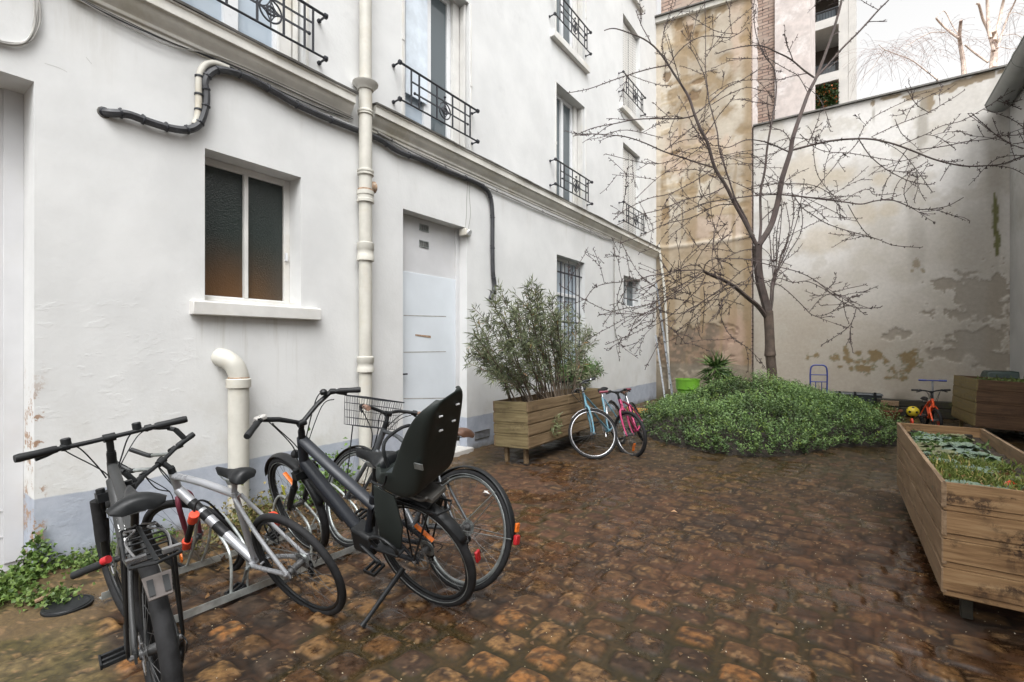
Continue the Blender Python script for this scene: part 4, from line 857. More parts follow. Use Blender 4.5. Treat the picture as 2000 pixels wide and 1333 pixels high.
# --- silver hybrid
Ps=dict(R=.343,wb=1.044,bb=(.425,.285),ht=(.862,.878),hb=(.91,.723),st=(.27,.80),sad=(.205,.955),frame='silverframe',forkm='darkred',steer=.382,rt=.021,rd=.028,rs=.018,tr=.019,
  bar=(.885,.965),spc=.03,barpts=[(0,.1,.004),(-.005,.16,.008),(-.03,.25,.01)],barm='black',crankm='steel',rimr=.011,sw=.064,stilt=.06,post='silverframe',ca=2.3,gl=.11,rc=.013,rss=.011)
loc,rot=pos([2.0,1.611,3.227,-.389,.068,-.019])
def dec_s(fr):
    q=MB(); a=xyz(Ps['hb'])+Vector((-.04,0,-.0)); d=(xyz(Ps['bb'])-xyz(Ps['hb'])).normalized()
    for k,(s0,s1) in enumerate(((.12,.2),(.22,.27),(.33,.42))): A_=xyz(Ps['hb'])+(xyz(Ps['ht'])-xyz(Ps['hb'])).normalized()*.03; e_=(xyz(Ps['bb'])-A_).normalized(); q.tube([A_+e_*s0,A_+e_*s1],.0292,14,caps=False)
    q.build('decal',M['black'],fr)
Ps['decal']=dec_s
t,MS=bike('hybrid_bicycle','silver framed hybrid bicycle leaning in the rack with an orange red lock','',rot,Ps) if False else bike('hybrid_bicycle','silver framed hybrid bicycle leaning in the rack with an orange red lock',loc,rot,Ps)
q=MB(MS)
for s in (1,-1): q.tube([(.885,s*.07,.97),(1.0,s*.07,.985)],.011,10)
q.build('bar_extension',M['steel'],t); q=MB(MS)
for s in (1,-1): q.tube(curve([(1.0,s*.07,.985),(1.03,s*.07,.992),(1.10,s*.06,1.06)],4),.0135,10)
q.build('bar_end',M['black'],t)
q=MB(MS)
for s in (1,-1): q.tube([(.87,s*.2,.99),(.89,s*.2,1.06)],.016,10); q.tube([(.89,s*.2,1.06),(.93,s*.2,1.08)],.014,10)
q.build('bar_end',M['black'],t)
lk=thing('bicycle_lock','folding lock with two orange red end caps clipped to the silver bicycle','lock',loc,rot)
a,b_=Vector((.62,.10,.66)),Vector((.80,.13,.47)); d=(b_-a).normalized()
MB().tube([a,b_],.017,10).build('lock_body',M['plastic'],lk)
for p in (a,b_): MB().tube([p-d*.035,p+d*.035],.027,14).build('end_cap',M['redlock'],lk,bevel=.004)
MB().tube(curve([a,a+Vector((-.03,-.04,.08)),a+Vector((-.05,-.08,.05)),Vector((.60,-.03,.55))],5),.006,7).build('lock_cable',M['black'],lk)
q=MB(); q.lathe((.20,-.07,.55),(0,-1,0),[(.0,0),(.045,.005),(.05,.02),(.04,.04),(.0,.045)],18); l2=thing('cable_lock_reel','round orange red reel lock hanging behind the silver seat tube','lock',loc,rot); q.build('reel',M['redlock'],l2)
MB().ring((.23,-.06,.47),(0.2,1,0),.07,.005,26,6).build('lock_cable',M['black'],l2)
# --- black mountain bike, nearest
Pm=dict(R=.36,wb=1.10,bb=(.44,.29),ht=(.91,.93),hb=(.95,.80),st=(.27,.74),sad=(.16,.945),frame='greyframe',forkm='black',fork='susp',fw=.058,steer=.16,rt=.022,rd=.032,rs=.02,tr=.030,
  bar=(.878,1.06),spc=.05,barpts=[(0,.1,.0),(-.005,.22,.004),(-.02,.335,.006)],crankm='black',sw=.095,gl=.14,gr=.0195,sl=.28,ca=.2,disc=True,rimr=.013,post='black',rc=.013,rss=.011,barr=.0115)
loc,rot=pos([2.285,.765,2.962,-.095,.0,-.02])
def txt(fr,body,p,d,up,size,mat,off):
    cu=bpy.data.curves.new('lettering','FONT'); cu.body=body; cu.size=size; cu.extrude=.0006; cu.align_x='LEFT'; tmp=bpy.data.objects.new('lettering',cu); C.objects.link(tmp)
    dg=bpy.context.evaluated_depsgraph_get(); me=bpy.data.meshes.new_from_object(tmp.evaluated_get(dg)); bpy.data.objects.remove(tmp)
    d=Vector(d).normalized(); n=d.cross(Vector(up)).normalized(); u=n.cross(d); me.transform(Matrix(((d.x,u.x,n.x,0),(d.y,u.y,n.y,0),(d.z,u.z,n.z,0),(0,0,0,1)))); me.transform(Matrix.Translation(Vector(p)+n*off))
    o=meshobj('lettering',me,M[mat],fr,0); return o
def dec_m(fr):
    d=(xyz(Pm['bb'])-xyz(Pm['hb'])).normalized()
    txt(fr,'SOBRA',xyz(Pm['hb'])+d*.16+Vector((-.012,.012,.0)),d,Vector((0,-1,.35)),.062,'redwhite',.034)
Pm['decal']=dec_m
t,MS=bike('mountain_bicycle','dark grey mountain bicycle nearest the camera with a wire rear rack',loc,rot,Pm)
for y in (.16,-.12): MB(MS).lathe((.885,y,1.07),(0,0,1),[(.02,0),(.02,.03),(.016,.034)],14).build('bell',M['black'],t)
q=MB(); zr=.80
q.tube([(.13,.055,zr),(-.18,.075,zr),(-.28,.07,zr),(-.305,0,zr),(-.28,-.07,zr),(-.18,-.075,zr),(.13,-.055,zr),(.14,0,zr)],.006,8,closed=True)
for x in (.06,.0,-.06,-.13,-.20,-.25): q.tube([(x,.068,zr),(x,-.068,zr)],.004,6)
q.tube([(.13,0,zr+.002),(-.29,0,zr+.002)],.008,6,flat=.4)
for s in (1,-1): q.tube([(-.04,s*.07,zr),(.0,s*.085,R_:=.36)],.0055,8); q.tube([(-.15,s*.07,zr),(.0,s*.087,.37)],.0055,8); q.tube([(.13,s*.04,zr),(.24,s*.02,.74)],.0045,6)
rk=q.build('luggage_rack',M['black'],t)
q=MB(); 
for s in (1,-1): q.tube(curve([(.10,s*.01,zr+.02),(.05,s*.05,zr+.02),(.03,s*.02,zr+.022),(-.08,s*.06,zr+.022),(-.24,s*.05,zr+.012)],5),.004,6); q.box(-.262,-.24,s*.05-.028,s*.05+.028,zr+.004,zr+.02)
q.build('spring_clamp',M['chrome'],rk)
q=MB(); q.hexa([(-.29,-.034,.672),(-.29,.034,.672),(-.238,.042,.735),(-.238,-.042,.735),(-.294,-.034,.676),(-.294,.034,.676),(-.242,.042,.74),(-.242,-.042,.74)]); mf=q.build('mudflap',M['plate'],t,bevel=.002)
q=MB()
for s in (-.022,.022): q.hexa([(-.282,s-.009,.685),(-.282,s+.009,.685),(-.247,s+.009,.728),(-.247,s-.009,.728),(-.29,s-.009,.688),(-.29,s+.009,.688),(-.255,s+.009,.731),(-.255,s-.009,.731)])
q.build('sticker',M['black'],mf)
q=MB(); q.lathe((-.02,-.10,.68),(0,-1,0),[(.0,0),(.02,.003),(.02,.008)],10); q.build('reflector',M['orangeref'],t)
pm=thing('frame_pump','short black air pump with a red button hanging beside the dark grey bicycle','pump',loc,rot)
MB().tube([(.22,.11,.67),(.30,.20,.63)],.015,12).build('pump_body',M['plastic'],pm); MB().tube([(.222,.112,.676),(.206,.095,.684)],.0155,12).build('button',M['redlamp'],pm)
q=MB(MS); q.tube([(.985,.075,.74),(1.02,.075,.52)],.026,12); q.build('fork_boot',M['rubber'],t)
# --- e-bike with child seat
Pe=dict(R=.353,wb=1.131,bb=(.46,.29),ht=(.841,.925),hb=(.895,.72),st=(.30,.66),sad=(.235,.955),frame='ebikepaint',forkm='black',fork='susp',fw=.056,steer=-.136,rt=.036,rd=.038,rs=.024,rh=.030,dflat=.95,tr=.024,
  low=[(.62,.76),(.31,.57)],tt0=(.835,.935),ssj=(.31,.60),bar=(.80,1.035),spc=.05,barpts=[(.0,.12,.075),(.0,.215,.115),(-.04,.26,.118),(-.12,.35,.105)],straight=True,barr=.0145,crankm='black',sw=.08,sl=.26,gl=.13,ca=.35,disc=True,stripe=True,post='black',rc=.014,rss=.010)
loc,rot=pos([2.47,2.038,3.227,-.329,-.066,.004])
t,MS=bike('electric_bicycle','black electric bicycle carrying a child seat and standing on its kickstand',loc,rot,Pe)
d=(xyz(Pe['bb'])-xyz(Pe['hb'])).normalized(); a=xyz(Pe['hb'])+d*.12+Vector((.02,0,.0))
MB().tube([a+Vector((.014,0,.014)),a+d*.34+Vector((.014,0,.014))],.040,14,flat=.8).build('battery',M['plastic'],t,smooth=40)
MB().hexa([(.38,-.05,.22),(.55,-.05,.22),(.55,.05,.22),(.38,.05,.22),(.36,-.055,.36),(.53,-.055,.40),(.53,.055,.40),(.36,.055,.36)]).build('motor',M['plastic'],t,bevel=.02)
MB(MS).box(.775,.815,.19,.25,1.15,1.175).build('display',M['greycable'],t,bevel=.006)
MB(MS).lathe((.79,-.17,1.16),(0,0,1),[(.02,0),(.022,.02),(.012,.03)],12).build('bell',M['black'],t)
R=Pe['R']
fender(t,(0,0,R),R+.022,math.radians(10),math.radians(150),.032)
fender(t,(Pe['wb'],0,R),R+.022,math.radians(20),math.radians(160),.032,MS=MS)
for (x,z,y) in ((-R-.03,R+.10,0),): MB().box(x-.012,x+.004,-.018,.018,z-.02,z+.045).build('tail_lamp',M['redlamp'],t,bevel=.006)
# shift tail lamp along the guard, reflectors between spokes
q=MB(); q.box(.13,.30,.03,.036,.52,.55); o=q.build('spoke_reflector',M['orangeref'],t); q=MB(); q.tube([(-.02,.035,R+.22),(-.13,.035,R+.15)],.014,6,flat=.4); q.build('spoke_reflector',M['orangeref'],t)
q=MB(MS); q.tube([(Pe['wb']-.02,.04,R+.27),(Pe['wb']-.14,.04,R+.2)],.015,6,flat=.4); q.build('spoke_reflector',M['orangeref'],t); bpy.data.objects.remove(o)
q=MB(MS); q.box(Pe['wb']-.045,Pe['wb']-.02,.075,.08,R+.13,R+.20); q.build('sticker',M['yellowtag'],t)
MB(MS).lathe((.965,0,.78),(1,0,-.1),[(.0,-.02),(.022,-.015),(.028,.02),(.024,.026)],14).build('head_lamp',M['black'],t)
q=MB(); zr=R+.36
q.tube([(.12,.05,zr),(-.22,.06,zr),(-.25,0,zr),(-.22,-.06,zr),(.12,-.05,zr)],.0065,8)
for s in (1,-1): q.tube([(-.16,s*.06,zr),(.0,s*.078,R+.01)],.006,8); q.tube([(.02,s*.055,zr),(.005,s*.078,R+.03)],.005,8)
q.tube([(-.02,.055,zr),(-.02,-.055,zr)],.005,6).tube([(-.14,.058,zr),(-.14,-.058,zr)],.005,6); q.build('luggage_rack',M['black'],t)
Mw=Matrix.LocRotScale(Vector(loc),Euler(rot),None); tip=Mw.inverted()@Vector((2.346,1.632,.012)); top=Vector((.10,.075,R-.08))
q=MB(); q.tube([top,top.lerp(tip,.5),top.lerp(tip,.92),tip],[.017,.014,.012,.018],10); q.build('kickstand',M['black'],t)
# --- city bicycle with basket
Pc=dict(R=.36,wb=1.096,bb=(.43,.285),ht=(.859,.895),hb=(.92,.70),st=(.25,.62),sad=(.19,.965),frame='cityframe',forkm='cityframe',steer=-.055,rt=.02,rd=.02,rs=.016,tr=.021,
  low=[(.62,.66),(.30,.46)],bar=(.845,1.0),spc=.04,barpts=[(.03,.06,.015),(.03,.14,.03),(-.05,.25,.03),(-.15,.29,.02)],crankm='black',saddm='brown',gripm='browngrip',sw=.085,gl=.11,ca=-.1,rimr=.011,rim='steel',post='steel',stripe=True)
loc,rot=pos([2.502,2.207,3.145,.192,0,.011])
Pc['low']=[(.66,.83),(.30,.62)]; Pc['st']=(.27,.70)
t,MS=bike('city_bicycle','dark city bicycle with a wire front basket and brown saddle behind the electric one',loc,rot,Pc)
R=.36
fender(t,(0,0,R),R+.018,math.radians(10),math.radians(178),.026); fender(t,(Pc['wb'],0,R),R+.018,math.radians(30),math.radians(160),.026,MS=MS)
MB().box(-R-.035,-R-.02,-.016,.016,R+.06,R+.11).build('reflector',M['orangeref'],t,bevel=.003); MB().box(-R-.045,-R-.02,-.02,.02,R-.01,R+.045).build('tail_lamp',M['redlamp'],t,bevel=.006)
q=MB()
for s in (1,-1): q.tube([(0,s*.07,R),(-R-.012,s*.026,R+.02)],.003,5); q.tube([(0,s*.07,R),(-R*.62,s*.026,R+.26)],.003,5)
q.build('mudguard_stay',M['steel'],t)
q=MB(MS); x0,x1,zt,zb=.90,1.19,1.10,.885
def rr(x0,x1,w_,z): return [(x0,w_,z),(x1-.03,w_,z),(x1,w_-.03,z),(x1,-w_+.03,z),(x1-.03,-w_,z),(x0,-w_,z)]
q.tube(rr(x0,x1,.18,zt),.0045,6,closed=True)
for i in range(1,5): f_=i/4.; q.tube(rr(x0+.01*f_,x1-.03*f_,.18-.03*f_,zt-(zt-zb)*f_),.002,5,closed=True)
for k in range(15): y=-.16+.32*k/14; q.tube([(x1,y,zt),(x1-.03,y*.85,zb),(x0+.01,y*.85,zb),(x0,y,zt)],.0018,4)
for k in range(11): x=x0+.02+(x1-x0-.05)*k/10; q.tube([(x,.18,zt),(x-.01,.15,zb),(x-.01,-.15,zb),(x,-.18,zt)],.0018,4)
q.build('wire_basket',M['iron'],t,fix=False)
q=MB(MS)
for s in (1,-1): q.tube([(1.08,s*.12,zb),(Pc['wb'],s*.07,R+.01)],.0045,6)
q.build('basket_stay',M['black'],t)
# --- the child seat, mounted on the e-bike: a thing that rests on it
loc,rot=pos([2.47,2.038,3.227,-.329,-.066,.004])
cs=thing('child_seat','dark green grey plastic child seat with a tall back on the electric bicycle','child seat',loc,rot)
cp=[(.13,.95),(.115,.885),(.05,.845),(-.06,.83),(-.16,.845),(-.22,.90),(-.255,1.0),(-.295,1.12),(-.335,1.24),(-.37,1.34),(-.388,1.39),(-.394,1.412)]
hw=[.10,.145,.16,.165,.165,.165,.165,.163,.16,.152,.135,.10]; wg=[.03,.09,.12,.14,.15,.15,.13,.11,.08,.045,.012,.0]
cp=[(x*.95,.84+(z-.84)*.93) for x,z in cp]; hw=[h_*.94 for h_ in hw]; hw[-2]=.118; hw[-1]=.07
vs=[];m=13
for i,(x,z) in enumerate(cp):
    a=Vector(cp[max(i-1,0)]);b2=Vector(cp[min(i+1,len(cp)-1)]); tg=(b2-a).normalized(); nr=Vector((-tg.y,tg.x)) ; nr=-nr if nr.x*(.1-x)+nr.y*(1.2-z)<0 else nr
    for k in range(m):
        s=-1+2*k/(m-1); w_=hw[i]
        if abs(s)>.66: q_=(abs(s)-.66)/.34; y=w_*(1+.06*q_); of=.02+wg[i]*q_
        elif abs(s)>.5: y=w_*(.86+.14*(abs(s)-.5)/.16); of=.02*((abs(s)-.5)/.16)**2
        else: y=w_*.86*abs(s)/.5; of=0
        vs.append((x+nr.x*of,math.copysign(y,s),z+nr.y*of))
fs=[(i*m+k,i*m+k+1,(i+1)*m+k+1,(i+1)*m+k) for i in range(len(cp)-1) for k in range(m-1)]
sh=MB().add(vs,fs).build('shell',M['seatshell'],cs,smooth=60,solid=.009)
sh.modifiers.new('sub','SUBSURF').levels=1; sh.modifiers['sub'].render_levels=2
for (x,z,y) in ((-.353,1.291,-.065),(-.353,1.291,.065),(-.326,1.207,-.05),(-.326,1.207,.05)): MB().tube([(x-.006,y-.010,z-.003),(x-.006,y+.010,z+.003)],.005,8).build('strap_slot',M['pvc'],cs)
q=MB(); q.hexa([(-.12,-.12,.865),(.08,-.12,.875),(.08,.12,.875),(-.12,.12,.865),(-.17,-.12,.90),(.08,-.12,.905),(.08,.12,.905),(-.17,.12,.90)]); q.hexa([(-.20,-.12,.90),(-.17,-.12,.88),(-.17,.12,.88),(-.20,.12,.90),(-.33,-.11,1.27),(-.30,-.11,1.28),(-.30,.11,1.28),(-.33,.11,1.27)]); q.build('padding',M['darkgreybox'],cs,bevel=.012)
for s in (1,-1):
    q=MB(); q.add([(.11,s*.135,.86),(-.03,s*.14,.83),(-.06,s*.155,.66),(-.03,s*.17,.53),(.10,s*.17,.52),(.13,s*.155,.68)],[(0,1,2,3,4,5)]); q.build('leg_guard',M['seatshell'],cs,solid=.012,bevel=.004,fix=False)
    MB().hexa([(-.04,s*.15,.505),(.12,s*.15,.495),(.12,s*.215,.495),(-.04,s*.215,.505),(-.04,s*.15,.52),(.13,s*.15,.515),(.13,s*.215,.515),(-.04,s*.215,.52)]).build('foot_rest',M['plastic'],cs,bevel=.006)
    MB().tube(curve([(.12,s*.20,.51),(.14,s*.215,.57),(.05,s*.22,.61),(-.03,s*.215,.57),(-.03,s*.20,.51)],5),.009,8).build('foot_strap',M['black'],cs)
q=MB(); q.tube(curve([(-.02,.13,.99),(.0,.12,1.08),(.02,.06,1.11),(.02,-.06,1.11),(.0,-.12,1.08),(-.02,-.13,.99)],5),.009,8); q.build('grab_handle',M['black'],cs)
q=MB(); q.tube(curve([(-.05,.178,.98),(-.02,.185,.92),(.10,.16,.90)],5),.007,6,flat=.4); q.build('harness_strap',M['black'],cs)
MB().box(-.29,-.24,.163,.170,1.055,1.085).build('buckle',M['steel'],cs)
q=MB(); q.tube(curve([(-.20,.09,.83),(-.14,.075,.79),(.0,.06,.77),(.24,.03,.62)],6),.009,8); q.tube(curve([(-.20,-.09,.83),(-.14,-.075,.79),(.0,-.06,.77),(.24,-.03,.62)],6),.009,8); q.box(-.20,.02,-.06,.06,.775,.80); q.build('mounting_bracket',M['zinc'],cs,bevel=.004)
# --- blue and pink bicycles leaning on the planter
Pb=dict(R=.338,wb=1.05,bb=(.43,.28),ht=(.93,.90),hb=(.97,.72),st=(.25,.76),sad=(.20,.905),frame='bluepaint',steer=-.878,rt=.014,rd=.015,rs=.014,rh=.017,tr=.016,rim='chrome',rimr=.010,
  bar=(.93,.965),spc=.02,barpts=[(.03,.06,.02),(.02,.16,.04),(-.06,.24,.03),(-.14,.25,.02)],stemm='chrome',barm='chrome',crankm='chrome',post='chrome',ca=1.2,low=[(.6,.62),(.30,.42)],sw=.08)
t,MS=bike('ladies_bicycle','light blue step through bicycle with a chrome mudguard against the planter',*pos([1.63,6.983,-1.469,.321,.005,-.004]),Pb)
fender(t,(Pb['wb'],0,Pb['R']),Pb['R']+.014,math.radians(55),math.radians(175),.02,'chrome',MS=MS); fender(t,(0,0,Pb['R']),Pb['R']+.014,math.radians(10),math.radians(160),.02,'chrome')
Pk=dict(R=.326,wb=1.0,bb=(.42,.27),ht=(.88,.815),hb=(.915,.69),st=(.26,.66),sad=(.20,.885),frame='pink',steer=.889,rt=.016,rd=.018,rs=.016,tr=.024,rim='chrome',rimr=.012,
  bar=(.85,.915),spc=.03,barpts=[(0,.1,.02),(-.01,.2,.03),(-.04,.28,.03)],gripm='darkred',ca=.5,post='chrome',saddm='brown',sw=.085)
t,MS=bike('childs_bicycle','bright pink bicycle with a turned front wheel beside the light blue one',*pos([1.829,7.396,-1.311,.345,.025,-.013]),Pk)
q=MB(MS); q.tube([(1.0,.03,.10),(1.04,.03,.20)],.024,6,flat=.3); q.build('spoke_reflector',M['orangeref'],t)
# --- small orange kids bike and scooter by the far planter
Po=dict(R=.20,wb=.70,bb=(.30,.20),ht=(.55,.56),hb=(.58,.44),st=(.18,.42),sad=(.13,.55),frame='orange',forkm='orange',steer=.1,rt=.02,rd=.026,rs=.016,tr=.022,nsp=16,
  bar=(.53,.68),spc=.05,barpts=[(0,.08,.02),(-.01,.18,.03),(-.03,.27,.03)],gl=.09,cl=.09,ring=.05,ca=.4,sl=.2,sw=.06)
t,MS=bike('kids_bicycle','small orange kids bicycle with stabilisers facing the camera near the far planter',(5.62,11.75,0),(.06,0,math.radians(-83)),Po)
for s in (1,-1):
    MB().tube([(0,s*.07,.2),(0,s*.19,.09)],.007,6).build('stabiliser_arm',M['black'],t); MB().lathe((0,s*.18,.07),(0,s,0),[(.0,0),(.07,0),(.07,.03),(.0,.03)],16).build('stabiliser_wheel',M['redlock'],t,bevel=.006)
t=thing('kick_scooter','blue handled kick scooter standing behind the orange kids bicycle','scooter',(5.78,12.6,0),(0,0,math.radians(-88)))
q=MB(); q.box(-.25,.18,-.05,.05,.075,.095); q.build('deck',M['black'],t,bevel=.01); q=MB(); q.tube([(.18,0,.085),(.26,0,.16)],.02,8).tube([(.27,0,.12),(.20,0,.80)],.017,10); q.build('steering_post',M['alu'],t)
q=MB(); q.tube([(.20,-.2,.815),(.20,.2,.815)],.014,8); q.build('handlebar',M['blue'],t)
for s in (1,-1): MB().tube([(.20,s*.09,.815),(.20,s*.21,.815)],.019,10).build('grip',M['blue'],t)
for x in (-.28,.28): MB().lathe((x,-.015,.06),(0,1,0),[(.02,0),(.06,.002),(.06,.028),(.02,.03)],18).build('wheel',M['rubber'],t)
# --- bicycle rack
t=thing('bicycle_rack','low galvanised steel bicycle rack with looped wheel holders on the paving','bicycle rack',(0,0,0))
q=MB(); x0,x1,y0,y1=.86,1.47,.92,2.28
dx=.04
def rxy(x,y): return (x+dx*(y-y0)/(y1-y0)*.8-.0*y,y)
for x in (x0,x1): a=rxy(x,y0);b2=rxy(x,y1); q.hexa([(a[0],a[1],.02),(a[0]+.045,a[1],.02),(b2[0]+.045,b2[1],.02),(b2[0],b2[1],.02),(a[0],a[1],.024),(a[0]+.045,a[1],.024),(b2[0]+.045,b2[1],.024),(b2[0],b2[1],.024)]); q.hexa([(a[0]+.041,a[1],.024),(a[0]+.045,a[1],.024),(b2[0]+.045,b2[1],.024),(b2[0]+.041,b2[1],.024),(a[0]+.041,a[1],.062),(a[0]+.045,a[1],.062),(b2[0]+.045,b2[1],.062),(b2[0]+.041,b2[1],.062)])
q.build('base_rail',M['galv'],t,smooth=0)
for y in (.96,1.02,1.36,1.45,1.86,1.94,2.24):
    o=(y-y0)/(y1-y0)*dx; q=MB(); q.tube(curve([(x1+.02+o,y,.05),(x1+.02+o,y,.22),(x1-.03+o,y,.31),(x1-.22+o,y,.40),(x1-.34+o,y,.43),(x1-.42+o,y,.38),(x0+.12+o,y,.2),(x0+.03+o,y,.05)],5),.0085,8); q.build('wheel_loop',M['galv'],t)
# ================================================================ PLANTERS
def planter(label,loc,rotz,L,W,zb,zt,mE,mS,boards=4,roll=0,legs=True,group=None,taper=.0,inset=.0,name='timber_planter'):
    """origin at near left bottom corner on the ground; x right, y away"""
    t=thing(name,label,'planter',loc,(0,roll,rotz),group); th=.022; H=zt-zb; bh=H/boards
    def board(x0,x1,y0,y1,axis,k,mirror=1):
        z0=zb+k*bh+.003; z1=zb+(k+1)*bh-.002; return z0,z1
    for (yy,nm) in ((0,'end_panel'),(L-th,'end_panel')):
        q=MB()
        for k in range(boards):
            z0=zb+k*bh; z1=z0+bh; j=random.uniform(-.002,.002)
            f=1 if yy==0 else -1; o=0 if f>0 else 0; q.box(.004,W-.004,yy+j,yy+th+j,z0+.036,z1-.001); q.box(.004,W-.004,yy+.005,yy+th-.005,z0+.004,z0+.030); q.box(.006,W-.006,yy+.012,yy+th-.008,z0-.001,z0+.037)
        q.build(nm,M[mE],t,smooth=0,bevel=.0025)
    for xx in (-.004,W-th+.004):
        q=MB()
        cuts=[0,L*random.uniform(.35,.6),L]
        for k in range(boards):
            z0=zb+k*bh; z1=z0+bh; cut=L*random.uniform(.3,.7)
            for (a,c) in ((.0,cut-.001),(cut+.001,L)):
                j=random.uniform(-.002,.002); q.box(xx+j,xx+th+j,a,c,z0+.020,z1-.001)
            q.box(xx+.010,xx+th-.010,.0,L,z0,z0+.022)
        q.build('side_panel',M[mS],t,smooth=0,bevel=.0025)
    if legs:
        for x in (.09,W-.14):
            for y in (.09,L-.15): MB().box(x,x+.05,y,y+.05,0,zt-.05).build('leg',M['sleeper' if 'bleached' in label else mS],t,bevel=.003)
    q=MB(); q.box(th,W-th,th,L-th,zb+.02,zb+.04); q.build('floor_board',M[mS],t,smooth=0)
    xs=np.linspace(th,W-th,24); ys=np.linspace(th,L-th,int(L*36)); X,Y=np.meshgrid(xs,ys,indexing='ij'); Z=zt-.10+.05*(fbm(X*9,Y*9,4)-.5)
    gridmesh('soil',np.stack([X,Y,Z],-1),M['soil'],parent=t)
    return t
T_PL=planter('mossy timber planter holding the oleander against the white wall',(.735,4.93,0),math.radians(1.6),2.33,.52,.205,.785,'woodA','woodAy',4,roll=math.radians(-2))
T_PR=planter('long bleached timber planter in the right foreground',(4.875,3.50,0),math.radians(.8),2.46,.60,.135,.755,'woodB','woodBy',4)
T_P2=planter('tall dark timber planter at the back right',(6.08,10.55,0),math.radians(4),1.35,.95,.2,.96,'woodC','woodCy',4,roll=math.radians(3))
# ================================================================ SHRUB, WINDOW BOX, PLANTS
def oleander():
    t=thing('oleander_shrub','bushy narrow leaved oleander growing from the mossy planter','shrub',(1.0,5.9,.7))
    q=MB(); tips=[]
    tgt=[(915,690),(925,650),(950,625),(960,590),(985,590),(1010,600),(1030,565),(1045,570),(1060,600),(1075,585),(1090,610),(1110,600),(1125,640),(1150,650),(1140,690),(1165,735),(935,720),(950,700),(980,680),(1010,660),(1040,640),(1065,660),(1090,680),(1115,700),(960,740),(1000,730),(1030,720),(1060,700),(1000,640),(1025,620),(1050,625),(1080,640),(940,665),(970,650),(1120,730),(1130,760),(990,760),(970,720),(1100,650),(1045,590),(1015,690),(1070,740),(1010,745),(1085,615),(1000,600),(975,610),(1030,680),(1140,660),(918,672),(1055,575),(940,690),(1035,600)]
    random.seed(3)
    for (u,v) in tgt:
        f=(u-915)/250.; yb=5.15+f*1.5+random.uniform(-.12,.12); xb=.98+random.uniform(-.14,.14)
        xt=random.uniform(.28,1.35); e=atx(u,v,xt); 
        b0=Vector((xb,yb,.72)); e=Vector(e); m1=b0.lerp(e,.35)+Vector((random.uniform(-.08,.08),random.uniform(-.05,.05),.12)); m2=b0.lerp(e,.72)+Vector((0,0,.07))
        c=curve([b0,m1,m2,e],6); n=len(c); q.tube(c,[.011-.008*i/n for i in range(n)],6)
        tips.append((c,1.))
        for k in range(4):
            i=random.randint(7,n-3); s=c[i]; d=(c[i+1]-c[i-1]).normalized()+Vector((random.uniform(-.8,.8),random.uniform(-.8,.8),random.uniform(-.1,.6))); d.normalize(); l=random.uniform(.14,.38)
            cc_=curve([s,s+d*l*.5+Vector((0,0,.02)),s+d*l+Vector((0,0,.02))],4); q.tube(cc_,[.005-.003*j/len(cc_) for j in range(len(cc_))],5); tips.append((cc_,.9))
    mi=Matrix.Translation(-Vector(t.location)); q.v=[tuple(mi@Vector(p)) for p in q.v]
    q.build('stem',M['stem'],t,fix=False)
    P=[];D=[]
    for c,s in tips:
        n=len(c); L_=sum((c[i+1]-c[i]).length for i in range(n-1)); st=.022
        a0=.22 if s==1. else 0.
        k=int(L_*(1-a0)/st)
        for j in range(k):
            f=a0+(1-a0)*j/k; i=min(int(f*(n-1)),n-2); p=c[i].lerp(c[i+1],f*(n-1)-i); dd=(c[i+1]-c[i]).normalized()
            for r in range(2 if j<k-3 else 4):
                v=Vector((random.gauss(0,1),random.gauss(0,1),random.gauss(0,1))); v-=dd*v.dot(dd); v.normalize(); dr=dd*random.uniform(.5,1.1)+v*.9+Vector((0,0,-.75 if random.random()<.45 else .1)); P.append(p-Vector(t.location)); D.append(dr)
    P=np.array(P);D=np.array(D); n=len(P)
    keep=rng.random(n)<.82; P=P[keep];D=D[keep];n=len(P)
    leafmesh('foliage',P,D,rdir(n),rng.uniform(.07,.14,n),rng.uniform(.010,.017,n),(.055,.072,.04),(.15,.17,.10),M['leafdull'],t,bend=.12,c2=(.25,.14,.05),p2=.012)
oleander()
def scatter(name,label,cat,P,D,L,W,c0,c1,mat='leaf',**k):
    o=leafmesh(name,P,D,rdir(len(P)),L,W,c0,c1,M[mat],None,**k); return o
t=thing('window_box','dark trough of green plants on the barred window sill','window box',(0.02,8.35,.80))
MB().hexa([(-.09,-.5,0),(.07,-.5,0),(.07,.5,0),(-.09,.5,0),(-.11,-.53,.17),(.09,-.53,.17),(.09,.53,.17),(-.11,.53,.17)]).build('trough',M['darkgreybox'],t,bevel=.006)
n=3200; P=np.stack([rng.uniform(-.14,.34,n),rng.uniform(-.6,.72,n),.10+np.abs(rng.normal(0,.13,n))],-1); leafmesh('foliage',P,rdir(n,.25),rdir(n),rng.uniform(.05,.11,n),.018,(.035,.08,.02),(.12,.21,.055),M['leaf'],t)
# loose shrub tuft hanging in front of the oleander planter
t=thing('self_sown_sprig','small leafy sprig growing out between the boards of the mossy planter','plant',(1.27,5.55,.45))
n=90; P=rng.normal(0,.05,(n,3))*np.array([.4,1,1.3]); D=rdir(n,.0); D[:,0]=np.abs(D[:,0]); leafmesh('foliage',P,D,rdir(n),rng.uniform(.06,.11,n),.012,(.06,.08,.03),(.14,.16,.08),M['leafdull'],t); MB().tube([(0,0,.1),(.03,0,0),(.02,0,-.12)],.004,5).build('stem',M['stem'],t)
